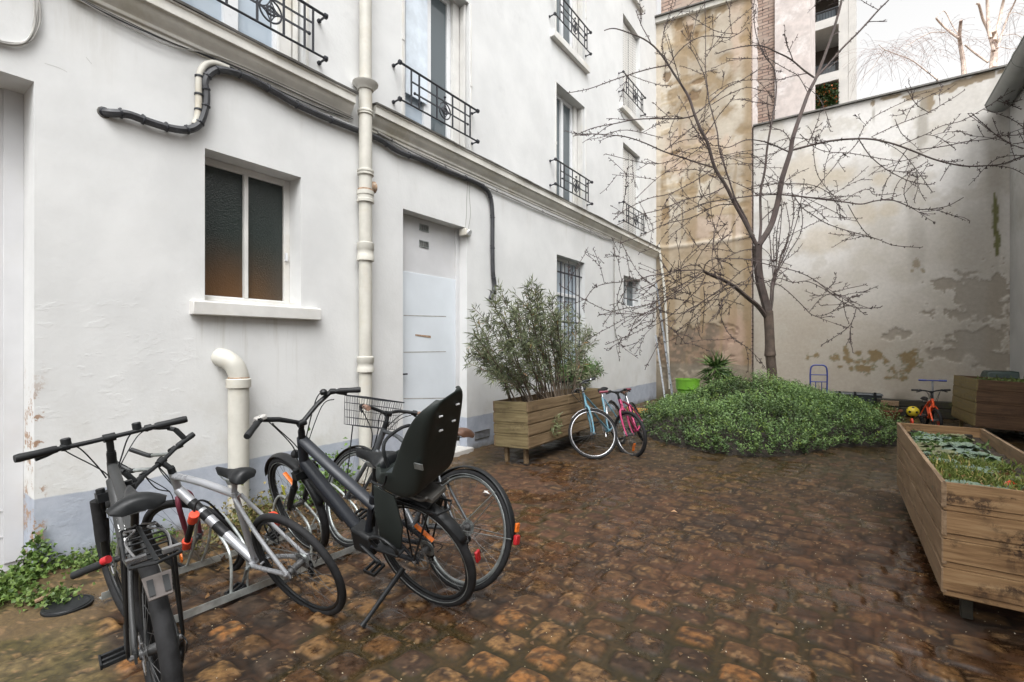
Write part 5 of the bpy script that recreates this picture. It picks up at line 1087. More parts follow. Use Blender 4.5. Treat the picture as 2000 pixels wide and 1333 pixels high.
# ---- ground cover bed
def bed():
    cx,cy=2.97,9.75
    def shape(X,Y):
        dx=(X-cx);dy=(Y-cy); a=np.arctan2(dy,dx); lob=1+.10*np.sin(3*a+1)+.07*np.sin(5*a+2)
        r=np.hypot(dx/2.02,dy/np.where(dy<0,2.45,2.7))/lob; n=fbm(X*1.5,Y*1.5,3); n2=fbm(X*4+4,Y*4,3)
        h=(.17+.62*np.clip(1-r,0,1)**.7+.42*np.exp(-(((X-2.9)/1.0)**2+((Y-10.6)/1.3)**2)))*(.8+.4*n)+.30*(n2-.5)
        hol=np.exp(-(((X-2.35)/.42)**2+((Y-9.0)/.45)**2)); h=h*(1-.62*hol)*(.42+.58*sstep(1.0,2.5,X+.25*(10.3-Y).clip(-2,1.5)))
        return r,h*sstep(1.04,.86,r+.10*(n2-.5)),hol
    xs=np.linspace(.7,5.4,95); ys=np.linspace(7,12.8,115); X,Y=np.meshgrid(xs,ys,indexing='ij'); r,h,_=shape(X,Y)
    md=gridmesh('planting_bed',np.stack([X,Y,h*.55-.035],-1),M['bedsoil']); tag(md,kind='structure')
    n=12500; x=rng.uniform(.7,5.4,n); y=rng.uniform(7.0,12.9,n); r,h,hol=shape(x,y); dn=fbm(x*2.2+3,y*2.2,4); d2=fbm(x*7,y*7+7,3)
    k=(h>.03)&(rng.random(n)<(.30+.70*sstep(.36,.56,dn*.6+d2*.4))*(1-.85*hol))&((y<11.3)|(rng.random(n)<.5)); x,y,h,r,dn,d2=x[k],y[k],h[k],r[k],dn[k],d2[k]; n=len(x)
    out=np.stack([x-cx,y-cy,0*x],-1); out/=np.linalg.norm(out,axis=1,keepdims=True)+1e-6
    ax=rng.normal(0,.30,(n,3)); ax[:,2]=1.; ax+=out*(sstep(.55,1.,r)*.9)[:,None]; ax/=np.linalg.norm(ax,axis=1,keepdims=True)
    ln=(.10+.20*sstep(.38,.62,dn)+.10*rng.random(n)+.06*(d2-.5))*(1-.35*sstep(.8,1.,r)); B=np.stack([x,y,h*.60-.02],-1)
    hue=rng.random(n); base=np.array([.050,.088,.034])[None]*(1-hue[:,None])+np.array([.105,.165,.060])[None]*hue[:,None]
    base=base*(.72+.75*sstep(.40,.60,dn))[:,None]; yl=rng.random(n)<.10; base[yl]=base[yl]*np.array([1.5,1.35,.9])
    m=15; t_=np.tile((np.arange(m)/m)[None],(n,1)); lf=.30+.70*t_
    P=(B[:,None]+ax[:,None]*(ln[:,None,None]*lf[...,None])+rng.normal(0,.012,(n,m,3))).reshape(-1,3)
    D=rdir(n*m,0).reshape(n,m,3); D[:,:,2]=.15+.55*t_+.25*rng.normal(size=(n,m)); D=D.reshape(-1,3); c_=(base[:,None]*(.62+.62*t_[...,None])).reshape(-1,3); N_=n*m  # inner shade painted into leaf colour: darker towards each sprig's foot
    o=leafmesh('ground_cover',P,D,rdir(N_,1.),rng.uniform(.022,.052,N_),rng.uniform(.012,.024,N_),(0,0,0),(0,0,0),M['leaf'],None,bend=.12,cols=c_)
    tag(o,'dense low green ground cover mounded around the cherry tree','ground cover',kind='stuff')
bed()
# ---- yucca
t=thing('yucca','spiky green yucca in front of the ochre wall','plant',(1.80,12.55,0))
q=MB(); q.tube([(0,0,0),(.02,0,.5),(-.02,0,.75)],[.05,.045,.05],10); q.build('trunk',M['bark_old'],t)
def spikes(n,c,L,up,par,w_=.035,c0=(.03,.07,.02),c1=(.10,.17,.05)):
    P=np.tile(np.array(c),(n,1))+rng.normal(0,.03,(n,3)); D=rdir(n,up); leafmesh('leaf_rosette',P,D,rdir(n,1),rng.uniform(.6,1.,n)*L,w_,c0,c1,M['leaf'],par,bend=.13)
spikes(170,(-.02,0,.92),.62,.3,t); spikes(70,(.22,.05,.62),.46,.2,t); spikes(50,(-.15,0,.6),.36,.1,t)
# ---- right planter contents
def local_leaves(par,name,n,x0,x1,y0,y1,z,zs,L,W,c0,c1,up=.5,**k):
    P=np.stack([rng.uniform(x0,x1,n),rng.uniform(y0,y1,n),z+np.abs(rng.normal(0,zs,n))],-1); return leafmesh(name,P,rdir(n,up),rdir(n,.8),L,W,c0,c1,M['leaf'],par,**k)
def rosette(parloc,label,c,s,col0,col1,group):
    t=thing('cabbage_leaf_plant',label,'plant',c,(0,0,random.uniform(0,6)),group)
    V=[];F=[];cols=[]
    for k in range(random.randint(11,15)):
        a=2*PI*k*.382+random.uniform(-.2,.2); el=.15+.75*(k/14.); L=s*(1.1-.5*k/14.); wd=L*.42; st=.35*L
        for i in range(6):
            f=i/5; rad=st*0+L*f; wv=wd*math.sin(PI*min(.98,.12+.83*f))**.7
            for j in range(7):
                g=-1+2*j/6; up_=math.sin(el)*rad+.12*L*math.sin(PI*f)-.22*L*f*f+.20*wv*abs(g)+.06*L*math.sin(5*g+7*f+k)*abs(g)
                x=math.cos(el)*rad; y=g*wv; V.append((x*math.cos(a)-y*math.sin(a),x*math.sin(a)+y*math.cos(a),up_+.01)); tt=random.random()*.25+(.25 if j==3 else .0)+.35*abs(g)*f; cols.append([col0[q]*(1-tt)+col1[q]*tt for q in range(3)])
        b0=len(V)-42
        for i in range(5):
            for j in range(6): F.append((b0+i*7+j,b0+(i+1)*7+j,b0+(i+1)*7+j+1,b0+i*7+j+1))
    me=bpy.data.meshes.new('leaf_rosette'); me.from_pydata(V,[],F); a=me.color_attributes.new('col','FLOAT_COLOR','POINT'); a.data.foreach_set('color',np.concatenate([np.array(cols),np.ones((len(cols),1))],1).reshape(-1))
    meshobj('leaf_rosette',me,M['leafdull'],t,180); return t
gp='grey green rosette plants in the long planter'
zz=.665
spots=[(1772,850,.15,0),(1800,862,.12,1),(1830,848,.13,0),(1878,868,.17,0),(1850,880,.14,1),(1812,892,.13,0),(1905,885,.16,0),(1835,900,.12,1),(1895,912,.14,0),(1868,846,.12,1),(1782,875,.11,0),(1918,905,.1,0),(1862,935,.12,0),(1895,940,.12,0),(1925,950,.13,1),(1950,948,.11,0),(1985,945,.11,0),(1975,925,.1,1),(1790,835,.1,0)]
desc=['farthest left corner','back edge, second one','back middle','right of the centre','centre','left board']
for i,(u,v,s,k) in enumerate(spots):
    p=atz(u,v,zz+.05); p[0]=min(max(p[0],4.90+s*.75),5.46-s*.8); p[1]=min(max(p[1],3.55+s*.6),5.95-s*.8); o=rosette(None,'x',(p[0],p[1],zz-.02),s,((.10,.16,.12),(.12,.13,.07))[k],((.32,.38,.34),(.30,.30,.20))[k],gp); o['label']='frilly grey green rosette in the long timber planter'
n=2200; par=T_PR
def tuft(name,label,pts,n,L,W,c0,c1,cat='plant',up=.9,spread=.1,**k):
    P=[]
    for (u,v) in pts:
        p=atz(u,v,zz+.03); m=n//len(pts); q_=rng.normal(0,spread,(m,3))*np.array([1,1,.12]); P.append(q_+np.array([p[0],p[1],zz-.01]))
    P=np.concatenate(P); k_=(P[:,0]>4.93)&(P[:,0]<5.42)&(P[:,1]>3.55)&(P[:,1]<5.9); P=P[k_]
    o=leafmesh(name,P,rdir(len(P),up),rdir(len(P)),rng.uniform(.6,1.1,len(P))*L,W,c0,c1,M['leaf'],None,**k); return tag(o,label,cat,kind='stuff')
tuft('weed_patch','short yellow green weeds and grass filling the long timber planter',[(1840,908),(1870,915),(1900,925),(1935,935),(1960,940),(1915,905),(1850,930),(1820,905),(1980,950),(1880,900)],4200,.07,.012,(.07,.11,.02),(.20,.24,.07),up=.9,spread=.09,c2=(.4,.33,.14),p2=.12)
tuft('weed_patch','green clover like weeds at the back of the long timber planter',[(1800,850),(1830,865),(1860,860),(1890,890)],1500,.05,.03,(.05,.10,.03),(.15,.22,.08),up=.8,spread=.1)
tuft('leaf_litter','dead brown leaves and pale seed heads lying in the long timber planter',[(1790,890),(1830,900),(1860,920),(1900,930),(1940,920),(1970,935),(1850,890),(1925,945),(1900,955),(1960,955),(1880,950),(1980,955)],900,.05,.035,(.14,.07,.04),(.36,.22,.13),up=.1,spread=.1,cat='leaves')
p=atz(1976,948,.70); t=thing('red_flower','red flower head by the near board of the long timber planter','flower',(p[0],p[1]+.02,.66)); n=40; leafmesh('petals',rng.normal(0,.008,(n,3))+np.array([0,0,.03]),rdir(n,.3),rdir(n),.026,.02,(.6,.05,.02),(.8,.12,.05),M['leaf'],t); MB().tube([(0,0,-.03),(0,0,.05)],.003,5).build('stem',M['stem'],t)
n=900; P=np.stack([rng.uniform(6.25,7.0,n),rng.uniform(10.7,11.7,n),.86+np.abs(rng.normal(0,.03,n))],-1); o=leafmesh('weed_patch',P,rdir(n,.7),rdir(n),.06,.02,(.05,.08,.02),(.13,.17,.05),M['leaf'],None); tag(o,'low weeds growing in the tall dark planter','plant',kind='stuff')
# ---- ivy and weeds at lower left and under the bicycles
def weeds(name,label,pts,n,L,W,c0,c1,zs=.1,cat='weeds',sp=.12,mat='leaf',up=.6):
    P=[]
    for (x,y,z,s) in pts: m=int(n*s/sum(q[3] for q in pts)); a=rng.normal(0,sp,(m,3)); a[:,2]=np.abs(a[:,2])*zs/sp; a[:,:2]*=math.sqrt(s); P.append(a+np.array([x,y,z]))
    P=np.concatenate(P); P=P[P[:,0]>.01]; o=leafmesh(name,P,rdir(len(P),up),rdir(len(P),.7),rng.uniform(.6,1.2,len(P))*L,W,c0,c1,M[mat],None); return tag(o,label,cat,kind='stuff')
p0=atz(40,1165,.1)
weeds('ivy_patch','bright green ivy heaped in the corner by the white door',[(.22,.62,.0,1.0),(.38,.52,.0,1.0),(.12,.76,.0,.6),(.06,.80,.08,.25),(.04,.80,.17,.08),(.3,.40,.0,.6)],1900,.032,.028,(.045,.09,.02),(.14,.21,.055),.038,sp=.075)
weeds('wall_weeds','small weeds along the foot of the grey blue plinth',[(.10,.95,.0,.5),(.12,1.12,.0,.8),(.08,1.3,.0,.6),(.07,1.5,.0,.5),(.3,1.0,.0,.5),(.66,.78,.0,.6),(.58,.70,.0,.4)],1300,.028,.022,(.04,.08,.02),(.14,.20,.06),.035,sp=.06)
weeds('wall_weeds','brownish weeds and debris around the pipe base behind the silver bicycle',[(.35,2.05,.0,1),(.45,1.9,.0,1),(.55,1.75,.0,1),(.3,2.3,.0,.6)],900,.04,.025,(.06,.08,.02),(.2,.16,.07),.1,sp=.12)
weeds('wall_weeds','green weeds seen through the front wheel of the electric bicycle',[(.25,2.75,.0,1.2),(.22,2.95,.05,1.0),(.3,2.6,.0,.6)],1100,.05,.028,(.05,.10,.02),(.13,.22,.05),.16,sp=.09)
weeds('leaf_litter','wet brown leaves scattered below the white wall',[(.4,2.4,0,1),(.6,1.9,0,1),(.5,3.3,0,1),(.4,4.2,0,1),(1.0,2.0,0,1)],420,.05,.035,(.07,.04,.02),(.2,.11,.05),.006,cat='leaves',sp=.25,up=.05)
# ================================================================ CHERRY TREE
NODES=[]  # (u,v,depth)
q=MB(); tw=MB(); bud=MB(); trunkq=MB()
def depth_at(u,v):
    if not NODES: return 9.45
    a=np.array(NODES); i=np.argmin((a[:,0]-u)**2+(a[:,1]-v)**2); return a[i,2]
random.seed(21)
def spurs(c,r,n,dens=1.):
    for _ in range(int(n*dens)):
        i=random.randint(1,len(c)-2); p=c[i].lerp(c[i+1],random.random()); d=(c[i+1]-c[i]).normalized(); v=Vector((random.gauss(0,1),random.gauss(0,1),random.gauss(0,1)))
        v-=d*v.dot(d); v.normalize(); l=random.uniform(.02,.055); e=p+(v+d*.7).normalized()*l
        bud.tube([p,p.lerp(e,.6),p.lerp(e,.8),e],[.005,.005,.008,.003],4,caps=False)
def twig(p,d,l,r,lev=0):
    pts=[p]; dd=d.normalized(); n=4
    for k in range(n): dd=(dd+Vector((random.gauss(0,.11),random.gauss(0,.11),random.gauss(0,.09)-.03+(.04 if lev else 0)))).normalized(); pts.append(pts[-1]+dd*l/n)
    c=curve(pts,2)
    for k_ in range(len(c)):
        if c[k_].x<.12: c[k_].x=.12
        if c[k_].y>13.2: c[k_].y=13.2
    tw.tube(c,[max(.0045,r*1.15*(1-.5*i/len(c))) for i in range(len(c))],4,caps=False); spurs(c,r,l*15)
    if lev<1 and l>.3:
        for _ in range(random.randint(1,3)): i=random.randint(2,len(c)-2); d2=((c[i+1]-c[i]).normalized()+Vector((random.gauss(0,.6),random.gauss(0,.6),random.gauss(0,.5)))).normalized(); twig(c[i],d2,l*random.uniform(.35,.65),r*.6,lev+1)
def limb(pts,r0,r1,dd=None,tws=1.,D0=None):
    D=depth_at(*pts[0]) if D0 is None else D0
    L=[0]
    for i in range(1,len(pts)): L.append(L[-1]+math.hypot(pts[i][0]-pts[i-1][0],pts[i][1]-pts[i-1][1]))
    slope=random.uniform(-.0035,.0028) if dd is None else dd
    P=[]
    for (u,v),l in zip(pts,L):
        dep=D+slope*l+.05*math.sin(l*.02)
        p=atd(u,v,dep)
        if p[0]<.2: dep*= (p[0]-.2-0+0) and 1.0; tt=(.2-CAMX)/ray(u,v)[0]; dep=min(dep,tt); p=atd(u,v,dep)
        NODES.append((u,v,dep)); P.append(Vector(p))
    for i in range(len(pts)-1):
        for f in (.25,.5,.75): NODES.append((pts[i][0]*(1-f)+pts[i+1][0]*f,pts[i][1]*(1-f)+pts[i+1][1]*f,(D+slope*(L[i]*(1-f)+L[i+1]*f))))
    r0*=1.12; r1=max(r1*1.3,.006); c=curve(P,5); n=len(c); rad=[r0+(r1-r0)*(i/n) for i in range(n)]
    q.tube(c,rad,7 if r0>.012 else 5,caps=True)
    LL=L[-1]*9.4/940
    if r0<.035: spurs(c,r0,LL*17)
    for _ in range(int(LL*1.7*tws)):
        i=random.randint(2,n-2); d=(c[i+1]-c[i-1]).normalized(); v=Vector((random.gauss(0,1),random.gauss(0,1),random.gauss(.25,.8))); twig(c[i],(d*.9+v*.55),random.uniform(.25,.95),min(rad[i]*.6,.0085))
# trunk
tr=[(1511,815),(1509,770),(1508,735),(1505,700),(1504,690),(1503,655),(1501,620),(1500,608)]
c=[Vector(atd(u,v,9.45)) for u,v in tr]; trunkq.tube(curve(c,4),[q_*.9 for q_ in (.115,.112,.108,.106,.104,.103,.102,.1,.1,.1,.1,.1,.100,.103,.116,.118,.112,.104,.098,.097,.096,.096,.096,.097,.098,.099,.10,.10,.10)][:len(curve(c,4))],16)
for u,v in tr: NODES.append((u,v,9.45))
X0=9.45
limb([(1500,612),(1493,585),(1484,550),(1480,515),(1480,480)],.072,.060,0,0,X0)
limb([(1480,484),(1456,436),(1436,400),(1418,364),(1396,328),(1382,280),(1366,248),(1356,222),(1346,192),(1332,168),(1316,144),(1306,128),(1292,108),(1276,90),(1256,76),(1232,66),(1200,56),(1180,60)],.034,.006,-.0006,.5)
limb([(1481,480),(1504,444),(1516,408),(1522,380),(1528,348),(1538,316),(1544,296),(1548,272),(1558,240),(1568,212),(1580,180),(1594,152),(1608,116),(1624,72),(1636,32),(1644,0),(1652,-40)],.052,.014,.0008,.4)
limb([(1483,476),(1486,440),(1485,400),(1486,372),(1494,332),(1498,292),(1504,256),(1510,224),(1516,180),(1514,148),(1508,128),(1498,116),(1486,96),(1476,64),(1472,36)],.024,.005,.001,1)
limb([(1594,152),(1620,124),(1644,96),(1680,60),(1716,20),(1736,0),(1766,-34)],.022,.008,-.001,.5)
limb([(1590,152),(1568,136),(1544,116),(1516,102),(1488,90),(1460,90),(1424,97),(1398,106)],.016,.005,-.002,1)
limb([(1577,180),(1560,150),(1544,140),(1516,124),(1490,106)],.007,.003)
limb([(1546,294),(1584,284),(1620,276),(1660,272),(1700,272),(1740,280),(1780,294),(1820,310),(1856,320),(1888,325),(1928,324),(1960,320),(2000,304),(2030,292)],.019,.006,-.0026,.7)
limb([(1678,273),(1698,303),(1725,327),(1752,343),(1779,355),(1812,361),(1826,358)],.009,.004,-.002,.6)
limb([(1702,268),(1733,253),(1760,241),(1787,231),(1814,220),(1841,204),(1863,191),(1885,176)],.007,.003,-.001,.3)
limb([(1755,285),(1787,272),(1814,260),(1841,246),(1877,237),(1904,223),(1936,204),(1958,189)],.007,.003,-.001,.3)
limb([(1790,293),(1823,289),(1855,284),(1887,277),(1925,273),(1958,266),(1990,264),(2020,260)],.008,.004,-.002,.4)
limb([(1677,276),(1661,295),(1644,305),(1631,324),(1612,346),(1596,365),(1574,381)],.007,.003,.002,.8)
limb([(1836,354),(1850,330),(1861,313)],.005,.003)
limb([(1562,262),(1590,287),(1617,297),(1655,299),(1693,305),(1731,312),(1760,315),(1793,307)],.007,.003,None,.8)
limb([(1542,298),(1512,284),(1488,276),(1456,274),(1424,288),(1398,284)],.013,.004,-.002,1)
limb([(1522,380),(1563,384),(1601,389),(1650,395),(1682,399),(1709,393),(1736,390),(1760,397),(1787,408),(1814,409),(1850,403),(1882,386)],.013,.004,-.003,.7)
limb([(1520,380),(1480,382),(1432,388),(1392,394),(1368,400),(1344,412),(1320,424),(1296,442)],.011,.004,-.003,1)
limb([(1647,394),(1671,378),(1696,370),(1709,381),(1750,378)],.006,.003)
limb([(1656,400),(1674,432),(1690,454),(1704,466)],.006,.003)
limb([(1546,376),(1566,405),(1590,422),(1617,438),(1655,451),(1693,461),(1720,470),(1747,480),(1798,484)],.009,.004,-.003,.7)
limb([(1525,359),(1563,359),(1596,365),(1625,381),(1644,394)],.007,.003)
limb([(1396,328),(1368,320),(1332,308),(1296,296),(1260,280),(1224,268),(1190,264),(1150,262),(1120,266)],.014,.004,-.003,.8)
limb([(1356,226),(1328,232),(1280,232),(1240,234),(1200,242),(1160,250),(1130,262)],.013,.004,-.003,.8)
limb([(1304,128),(1272,134),(1236,144),(1200,156),(1150,174),(1108,182)],.011,.004,-.002,.7)
limb([(1308,126),(1324,103),(1347,83),(1371,72),(1398,71),(1421,74),(1441,67),(1457,56)],.009,.003,None,1)
limb([(1478,478),(1456,425),(1436,388),(1424,352),(1412,316),(1404,288),(1401,259),(1392,225),(1385,198),(1380,169),(1375,146),(1367,128),(1356,106),(1344,90)],.017,.004,.001,1)
limb([(1385,198),(1381,165),(1378,135),(1378,101),(1378,45),(1376,0),(1377,-30)],.008,.004,.001,.6)
limb([(1378,112),(1394,90),(1412,67),(1430,47),(1446,34),(1470,14)],.006,.003,None,1)
limb([(1358,223),(1376,209),(1398,189),(1421,171),(1443,160),(1466,146),(1486,133)],.011,.004,.002,1)
limb([(1390,205),(1412,191),(1434,180),(1461,171),(1486,178)],.009,.003,.002,1)
limb([(1396,330),(1420,310),(1450,300),(1476,306),(1500,330)],.006,.003)
limb([(1436,400),(1400,402),(1352,425),(1300,438),(1250,462),(1210,475)],.009,.003,-.003,1)
limb([(1418,364),(1385,380),(1340,390),(1290,410),(1250,420),(1205,440)],.009,.003,-.003,1)
limb([(1396,328),(1360,352),(1310,378),(1268,388),(1222,410),(1200,428)],.008,.003,-.003,1)
limb([(1382,280),(1352,300),(1310,330),(1280,352),(1240,390)],.006,.003,-.003,1)
# low spreading branches
limb([(1498,622),(1480,598),(1458,580),(1434,560),(1414,548),(1390,538),(1374,530)],.042,.020,-.0035,.3)
D_=depth_at(1374,530)
for pts,r in (([(1374,528),(1350,528),(1320,530),(1290,536),(1266,540),(1250,546),(1216,551),(1186,554),(1162,562),(1148,578),(1142,592),(1140,606)],.009),
 ([(1372,526),(1362,518),(1342,520),(1326,528),(1304,538),(1282,550),(1240,570)],.008),([(1370,530),(1346,538),(1322,548),(1302,558),(1286,568),(1250,584)],.007),
 ([(1372,532),(1350,546),(1322,562),(1302,574),(1278,592),(1242,600),(1226,602),(1200,608),(1168,617)],.009),([(1374,536),(1350,552),(1322,572),(1302,586),(1282,600),(1258,614),(1242,624),(1232,646)],.009),
 ([(1378,538),(1366,562),(1350,578),(1332,596),(1318,610),(1290,630),(1266,640)],.008),([(1374,528),(1380,514),(1396,506),(1416,506),(1450,506),(1480,512),(1510,520),(1530,524),(1560,532),(1592,548),(1624,574),(1652,594),(1680,602),(1720,601)],.009),
 ([(1474,486),(1454,489),(1434,496),(1416,506),(1398,520),(1382,534)],.009),([(1426,554),(1406,566),(1386,580),(1366,594),(1346,604),(1322,624),(1304,652)],.009),([(1430,560),(1410,570),(1386,588),(1366,608),(1346,628),(1318,650)],.008),
 ([(1420,562),(1380,584),(1360,600),(1350,608),(1310,614),(1282,604),(1250,616),(1216,620)],.007),([(1470,520),(1450,528),(1430,546),(1410,566),(1396,590),(1372,612)],.007),
 ([(1480,512),(1462,545),(1440,556),(1416,580),(1404,606),(1384,630)],.006),([(1404,606),(1416,640),(1434,664),(1450,672)],.005),([(1374,560),(1376,590),(1374,620),(1372,650)],.005),([(1404,506),(1412,530),(1412,560)],.004)):
    limb(pts,r,.003,random.uniform(-.004,.001),1.1)
limb([(1506,600),(1512,560),(1520,544),(1548,552),(1576,550),(1604,562),(1632,578),(1656,576)],.008,.003,-.002,.9)
limb([(1514,556),(1524,558),(1548,578),(1568,598),(1584,614),(1600,618),(1624,610),(1644,594)],.008,.003,-.003,.8)
limb([(1503,612),(1507,585),(1508,560),(1511,545)],.036,.026,.004,0,X0+.02)
for k in range(9):
    u=1502+k*8.; top=random.uniform(300,470); b0=(1509+random.uniform(-3,6),548); limb([b0,(b0[0]*.5+u*.5,500),(u,(500+top)/2),(u+random.uniform(-10,16),top)],.010,.004,.002,.25)
for k in range(66):
    u,v,dep=random.choice(NODES[60:]); a=random.uniform(0,2*PI); l=random.uniform(60,190)
    limb([(u,v),(u+l*.4*math.cos(a),v+l*.35*math.sin(a)),(u+l*math.cos(a+.3),v+l*.8*math.sin(a+.3))],.0055,.0025,None,1)
B0=Vector((atd(1510,815,9.45)[0],atd(1510,815,9.45)[1],0))
tree=thing('cherry_tree','bare spreading cherry tree rising out of the green ground cover','tree',tuple(B0))
for m_ in (q,tw,bud,trunkq): m_.v=[(a-B0.x,b_-B0.y,c_) for a,b_,c_ in m_.v]
trunkq.build('trunk',M['bark_old'],tree,fix=False); q.build('branches',M['bark'],tree,fix=False); tw.build('twigs',M['twig'],tree,fix=False,smooth=0); bud.build('buds',M['twig'],tree,fix=False,smooth=0)
# ================================================================ BIRCHES BEYOND THE WALL
def birch(label,limbs,D,base,hang):
    q=MB(); h=MB(); o=Vector(atd(base[0],base[1],D)); o.z=0
    for pts,r0,r1 in limbs:
        P=[Vector(atd(u,v,D+.4*math.sin(i))) for i,(u,v) in enumerate(pts)]; c=curve(P,5); n=len(c); q.tube([p-o for p in c],[(r0+(r1-r0)*i/n)*.68 for i in range(n)],8)
    g=Vector(atd(base[0],base[1],D)); q.tube([(0,0,0),g-o],[.2,limbs[0][1]],10)
    t=thing('birch_tree',label,'tree',tuple(o)); q.build('trunk',M['birch'],t,fix=False)
    for (u0,u1,v0,v1,n,l) in hang:
        for _ in range(n):
            u=random.uniform(u0,u1); v=random.uniform(v0,v1); p=Vector(atd(u,v,D+random.uniform(-1,1)))-o; d=Vector((random.gauss(0,.25),random.gauss(0,.2),random.uniform(.1,.5))); pts=[p]
            for k in range(4): d=(d+Vector((0,0,-.33))).normalized()*1.; pts.append(pts[-1]+d*random.uniform(.5,1.)*l/4)
            h.tube(curve(pts,2),.0045,3,caps=False)
            for k in range(2): pp=pts[-1-k]; h.ball(tuple(pp),.012,5,3)
    h.build('twigs',M['birchtwig'],t,fix=False,smooth=0); return t
birch('pollarded birch with a pale trunk beyond the yard wall and cut stubs',[([(1883,150),(1881,120),(1876,90),(1874,70),(1877,40)],.13,.08),([(1872,75),(1850,58),(1836,45),(1828,36)],.07,.04),([(1873,68),(1860,50),(1844,22),(1828,36)],.03,.02),([(1846,64),(1820,64),(1790,78),(1770,92),(1762,98)],.03,.008),([(1836,160),(1810,140),(1780,118),(1750,106),(1728,98),(1716,87)],.04,.012),([(1728,98),(1714,118),(1700,140),(1680,165)],.018,.006)],20,(1884,165),[(1690,1760,88,120,60,1.8),(1760,1860,60,80,50,1.6),(1700,1840,90,130,50,1.4)])
birch('forked birch with pink white bark rising highest beyond the yard wall',[([(1940,136),(1941,115),(1943,85),(1940,60)],.19,.13),([(1941,100),(1930,60),(1920,38),(1912,10),(1908,8)],.09,.05),([(1934,75),(1930,40),(1928,0),(1928,-30)],.09,.06),([(1942,80),(1952,40),(1958,10),(1966,-20)],.1,.06),([(1948,95),(1958,62),(1970,30),(1984,0),(1990,-20)],.06,.03),([(1930,122),(1905,105),(1884,88)],.06,.035),([(1954,92),(1975,96),(2002,94)],.02,.01),([(1958,70),(1985,68),(2004,84)],.02,.01),([(1966,28),(1985,25),(2004,33)],.02,.01)],19,(1940,150),[(1955,2010,60,100,40,1.5),(1960,2010,10,40,30,1.2),(1870,1930,60,90,20,1.)])
# ================================================================ SMALL THINGS
t=thing('plant_tub','lime green plastic tub by the ladder','tub',(*atd(1343,741,11.0)[:2],0)); 
MB().lathe((0,0,0),(0,0,1),[(.20,0),(.225,.47),(.232,.48),(.24,.5),(.255,.51),(.262,.70),(.270,.71),(.270,.735),(.25,.735),(.245,.6)],36,capped=False).build('tub_body',M['greendot'],t,smooth=30); MB().lathe((0,0,.66),(0,0,1),[(.0,0),(.25,0)],24,capped=False).build('soil',M['soil'],t)
b=MB()
for k in range(5): a=random.uniform(0,6); b.tube([(.1*math.cos(a),.1*math.sin(a),.64),(.12*math.cos(a),.12*math.sin(a),.78+.05*random.random())],.004,5)
b.build('dry_stem',M['stem'],t)
t=thing('ladder','folded aluminium ladder leaning in the corner of the yard','ladder')
bt=Vector(atz(1317,789,0)); bt=Vector((.74,12.55,0)); tp_=Vector(aty(1281,552,13.05)); tp_.x=max(tp_.x,.08)
vd=Vector((-.30,.95,0)).normalized(); b=MB()
for s in (0,.06):
    o=vd*s+Vector((.02*(s>0),0,0)); A=bt+o; T=tp_+o*.4; u=(T-A).normalized(); sd_=Vector((.95,.3,0)).normalized()*.022; 
    b.hexa([tuple(x) for x in (A-sd_,A+sd_,A+sd_+vd*.022,A-sd_+vd*.022,T-sd_,T+sd_,T+sd_+vd*.022,T-sd_+vd*.022)])
b.build('stile',M['alu'],t,bevel=.003); b=MB()
for k in range(11): p=bt.lerp(tp_,(k+.7)/11.5); b.cyl(p-vd*.012,p+vd*.09,.015,10)
b.build('rung',M['black'],t)
t=thing('metal_rail','dull grey metal rail leaning beside the ladder','rail'); A=Vector((.56,12.5,0)); T=Vector(aty(1281,655,13.1)); T.x=max(T.x,.08); b=MB(); sx=Vector((.022,.01,0)); sy=Vector((-.01,.03,0))
b.hexa([tuple(x) for x in (A-sx,A+sx,A+sx+sy,A-sx+sy,T-sx,T+sx,T+sx+sy,T-sx+sy)]); b.build('rail_bar',M['alu'],t,bevel=.003)
# hand truck
c0=atd(1599,735,11.1); t=thing('hand_truck','blue tubular hand truck standing against the stained end wall','hand truck',(c0[0],c0[1],0),(0,0,.25))
b=MB(); w_=.165; b.tube(curve([(-w_,0,.0),(-w_,0,.5),(-w_,0,.92),(-w_+.05,0,1.03),(0,0,1.045),(w_-.05,0,1.03),(w_,0,.92),(w_,0,.5),(w_,0,0)],4),.017,10)
for z in (.82,.66,.3): b.tube([(-w_,0,z),(w_,0,z)],.012,8)
for x in (-.06,.06): b.tube([(x,0,.66),(x,0,.2)],.009,6)
b.build('frame',M['blue'],t); MB().box(-.2,.2,-.22,.0,.0,.015).build('toe_plate',M['blue'],t)
for s in (1,-1): MB().lathe((s*.2,.03,.12),(s,0,0),[(.03,0),(.12,.005),(.12,.04),(.03,.045)],18).build('wheel',M['rubber'],t)
for k,(u,lab) in enumerate(((1660,'dark grey plastic crate with handles at the foot of the stained wall'),)):
    c0=atd(1667,790,11.0); t=thing('plastic_crate',lab,'crate',(c0[0],c0[1],0),(0,0,.1)); b=MB(); b.hexa([(-.47,-.2,.02),(.47,-.2,.02),(.47,.2,.02),(-.47,.2,.02),(-.5,-.22,.40),(.5,-.22,.40),(.5,.22,.40),(-.5,.22,.40)]); b.build('body',M['darkgreybox'],t,bevel=.02)
    b=MB(); b.hexa([(-.52,-.24,.39),(.52,-.24,.39),(.52,.24,.39),(-.52,.24,.39),(-.50,-.22,.43),(.50,-.22,.43),(.50,.22,.43),(-.50,.22,.43)]); b.build('rim',M['darkgreybox'],t,bevel=.008)
    for x in (-.30,-.02,.34): MB().box(x,x+.05,-.245,-.21,.12,.46).build('clasp',M['black'],t,bevel=.006)
n=500; c0=atd(1690,800,10.3); P=np.stack([c0[0]+rng.normal(0,.22,n),c0[1]+rng.normal(0,.15,n),.12+np.abs(rng.normal(0,.07,n))],-1)
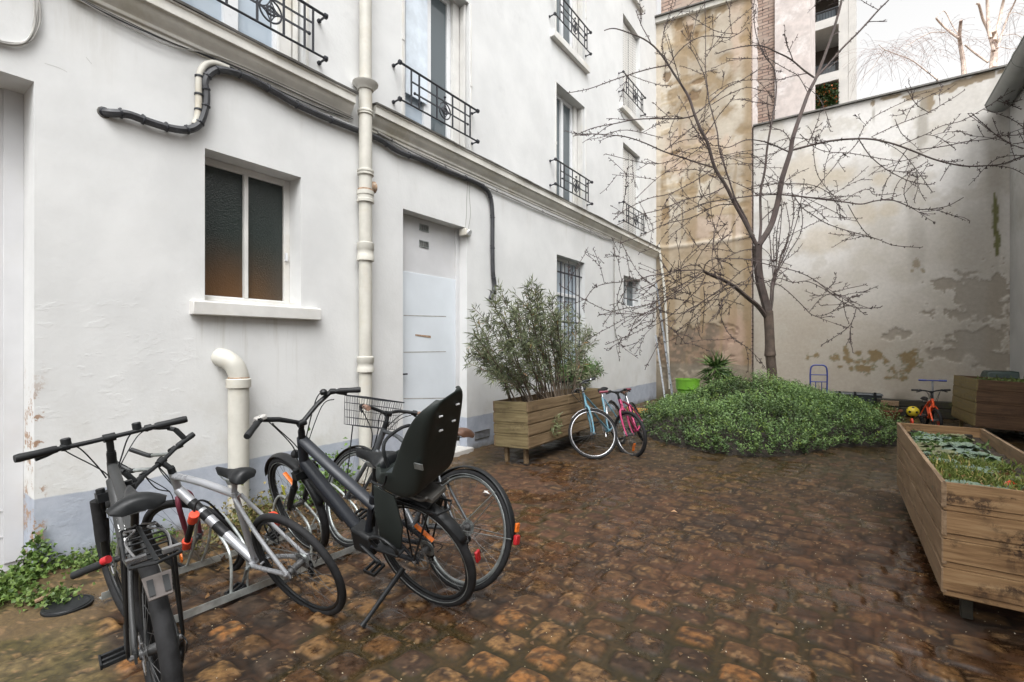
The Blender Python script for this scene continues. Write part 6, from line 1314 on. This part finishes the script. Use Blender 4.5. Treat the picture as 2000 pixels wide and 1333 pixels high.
t=thing('low_trough','low black trough of moss and weeds in front of the dark crate','trough',(c0[0],c0[1],0)); MB().hexa([(-.42,-.15,0),(.42,-.15,0),(.42,.15,0),(-.42,.15,0),(-.45,-.18,.16),(.45,-.18,.16),(.45,.18,.16),(-.45,.18,.16)]).build('trough_body',M['black'],t,bevel=.01); leafmesh('foliage',P-np.array([c0[0],c0[1],-.02]),rdir(n,.6),rdir(n),.05,.03,(.04,.08,.02),(.12,.18,.05),M['leaf'],t)
t=thing('clay_bowl','brown clay bowl of small plants beside the ground cover','pot',(*atz(1733,819,0)[:2],0)); MB().lathe((0,0,0),(0,0,1),[(.15,0),(.2,.09),(.235,.17),(.25,.175),(.25,.20),(.23,.20),(.22,.15),(.0,.15)],30).build('bowl',M['terracotta'],t,smooth=30)
n=180; a=rng.uniform(0,2*PI,n); r_=rng.uniform(0,.21,n); leafmesh('foliage',np.stack([r_*np.cos(a),r_*np.sin(a),.17+np.abs(rng.normal(0,.03,n))],-1),rdir(n,.6),rdir(n),.05,.022,(.06,.09,.03),(.2,.2,.09),M['leaf'],t)
gs='dark timber sleepers stacked along the end wall'
for k,(x0,x1,z0,z1,y,l) in enumerate(((4.95,6.35,.20,.34,13.22,'upper dark sleeper lying along the stained end wall'),(4.9,6.5,.0,.19,13.2,'lower dark sleeper resting on the ground along the stained end wall'))):
    t=thing('sleeper',l,'timber',((x0+x1)/2,y,z0),(0,0,.01*k)); MB().box(-(x1-x0)/2,(x1-x0)/2,-.1,.1,0,z1-z0).build('beam',M['sleeper'],t,bevel=.012)
c0=aty(1738,788,12.95); t=thing('wood_offcut','short pale wooden board leaning on the dark sleepers','board',(c0[0],c0[1],c0[2]-.05),(.1,0,0)); MB().box(-.15,.15,-.02,.02,0,.1).build('plank',M['woodBy'],t,bevel=.003)
c0=atz(1784,816,0); t=thing('football','yellow football with black seams on the ground by the sleepers','ball',(c0[0],c0[1]+.1,.112))
MB().ball((0,0,0),.112,28,18).build('ball_shell',simple('yellow_ball',(.75,.58,.04),.4,var=.08),t,smooth=180)
import itertools
ico=bmesh.new(); bmesh.ops.create_icosphere(ico,subdivisions=1,radius=1.); b=MB()
ph=(1+5**.5)/2; iv=[Vector(v).normalized() for v in ((0,1,ph),(0,1,-ph),(0,-1,ph),(0,-1,-ph),(1,ph,0),(1,-ph,0),(-1,ph,0),(-1,-ph,0),(ph,0,1),(ph,0,-1),(-ph,0,1),(-ph,0,-1))]
for v in iv:
    nb=sorted(iv,key=lambda w2:(w2-v).length)[1:6]; ax_=v.orthogonal().normalized(); ay=v.cross(ax_); nb.sort(key=lambda w2:math.atan2(w2.dot(ay),w2.dot(ax_)))
    pts=[(v*.72+w2*.28).normalized() for w2 in nb]; pp=[((pts[i]+pts[(i+1)%5])*.5).normalized() for i in range(5)]; pent=[(v+(x-v)*1.1).normalized()*.1135 for x in pp]
    b.add([tuple(v*.1142)]+[tuple(x) for x in pent],[(0,i+1,(i+1)%5+1) for i in range(5)])
b.build('panel_mark',M['iron'],t,smooth=180,fix=False)
# compost bin behind the tall planter
c0=aty(1957,735,13.15); t=thing('storage_bin','dark green plastic bin with a rounded lid behind the tall planter','bin',(c0[0],c0[1],0)); MB().hexa([(-.22,-.22,0),(.22,-.22,0),(.22,.22,0),(-.22,.22,0),(-.25,-.25,.85),(.25,-.25,.85),(.25,.25,.85),(-.25,.25,.85)]).build('body',M['deepgreen'],t,bevel=.03)
MB().hexa([(-.28,-.28,.85),(.28,-.28,.85),(.28,.28,.85),(-.28,.28,.85),(-.24,-.24,1.0),(.24,-.24,1.0),(.24,.24,1.0),(-.24,.24,1.0)]).build('lid',M['deepgreen'],t,bevel=.03)
# boards / hose behind the pink bicycle
c0=atz(1268,808,0); t=thing('orange_board','warped orange brown boards lying behind the pink bicycle','board',(c0[0],c0[1],0),(0,0,.5))
for k in range(3): MB().hexa([(-.45,-.08+.12*k,.02+.03*k),(.3,-.1+.12*k,.02),(.3,.0+.12*k,.02),(-.45,.02+.12*k,.02+.03*k),(-.45,-.08+.12*k,.045+.03*k),(.3,-.1+.12*k,.045),(.3,.0+.12*k,.045),(-.45,.02+.12*k,.05+.03*k)]).build('plank',M['orangeplank'],t,bevel=.003)
t=thing('metal_tube','thin pale metal tube propped on the orange brown boards','tube'); MB().tube([tuple(atd(1250,826,8.6)),tuple(atd(1290,797,9.2))],.016,8).build('tube_body',M['steel'],t)
# drain cover and debris at lower left
t=thing('drain_cover','black round drain cover set in sandy ground at the lower left','drain cover',(.78,.80,.004)); 
b=MB(); b.lathe((0,0,0),(0,0,1),[(.115,-.01),(.115,.006),(.09,.009),(.0,.007)],30); b.build('lid',M['black'],t); MB().ring((0,0,.008),(0,0,1),.10,.004,30,5).build('rim',M['black'],t)
t=thing('broken_stick','pale broken stick lying by the drain cover','stick'); MB().tube([tuple(Vector(atz(68,1176,.03))),tuple(Vector(atz(90,1166,.04))),tuple(Vector(atz(114,1160,.03)))],[.012,.014,.011],7).build('stick_body',M['woodBy'],t)
# pebbles, petals, fallen leaves on the paving (stuff)
n=1500; x=rng.uniform(1.4,5.2,n); y=rng.uniform(.8,7.2,n)**1.; P=np.stack([x,y,.022+0*x],-1); D=rdir(n,0); D[:,2]*=.15; o=leafmesh('petal_litter',P,D,np.tile([0,0,1.],(n,1))+rng.normal(0,.15,(n,3)),rng.uniform(.004,.010,n),rng.uniform(.004,.008,n),(.30,.25,.18),(.6,.54,.44),M['leaf'],None); tag(o,'tiny pale petals and grit scattered over the wet cobbles','litter',kind='stuff')
n=260; x=rng.uniform(1.2,5.2,n); y=rng.uniform(.8,8,n); P=np.stack([x,y,.024+0*x],-1); D=rdir(n,0); D[:,2]*=.1; o=leafmesh('fallen_leaves',P,D,np.tile([0,0,1.],(n,1))+rng.normal(0,.2,(n,3)),rng.uniform(.02,.045,n),rng.uniform(.012,.025,n),(.06,.035,.02),(.16,.09,.045),M['leaf'],None); tag(o,'dark wet leaves lying on the cobbles','leaves',kind='stuff')
c0=atz(1310,1006,0); t=thing('fallen_leaf','single pale orange leaf lying in the middle of the cobbles','leaf',(c0[0],c0[1],.028)); leafmesh('leaf_blade',np.array([[0,0,0.]]),np.array([[1,.3,.1]]),np.array([[0,0,1.]]),.06,.045,(.5,.3,.16),(.55,.33,.18),M['leaf'],t)
c0=atz(943,968,0); t=thing('paper_scrap','torn white scrap seen through the rear wheels of the rack bicycles','scrap',(c0[0],c0[1],.026)); leafmesh('scrap_sheet',np.array([[0,0,0.],[.02,.01,0]]),np.array([[1,.3,.1],[-.3,1,.1]]),np.array([[0,0,1.],[0,0,1.]]),.07,.05,(.6,.6,.58),(.7,.7,.68),M['leaf'],t)
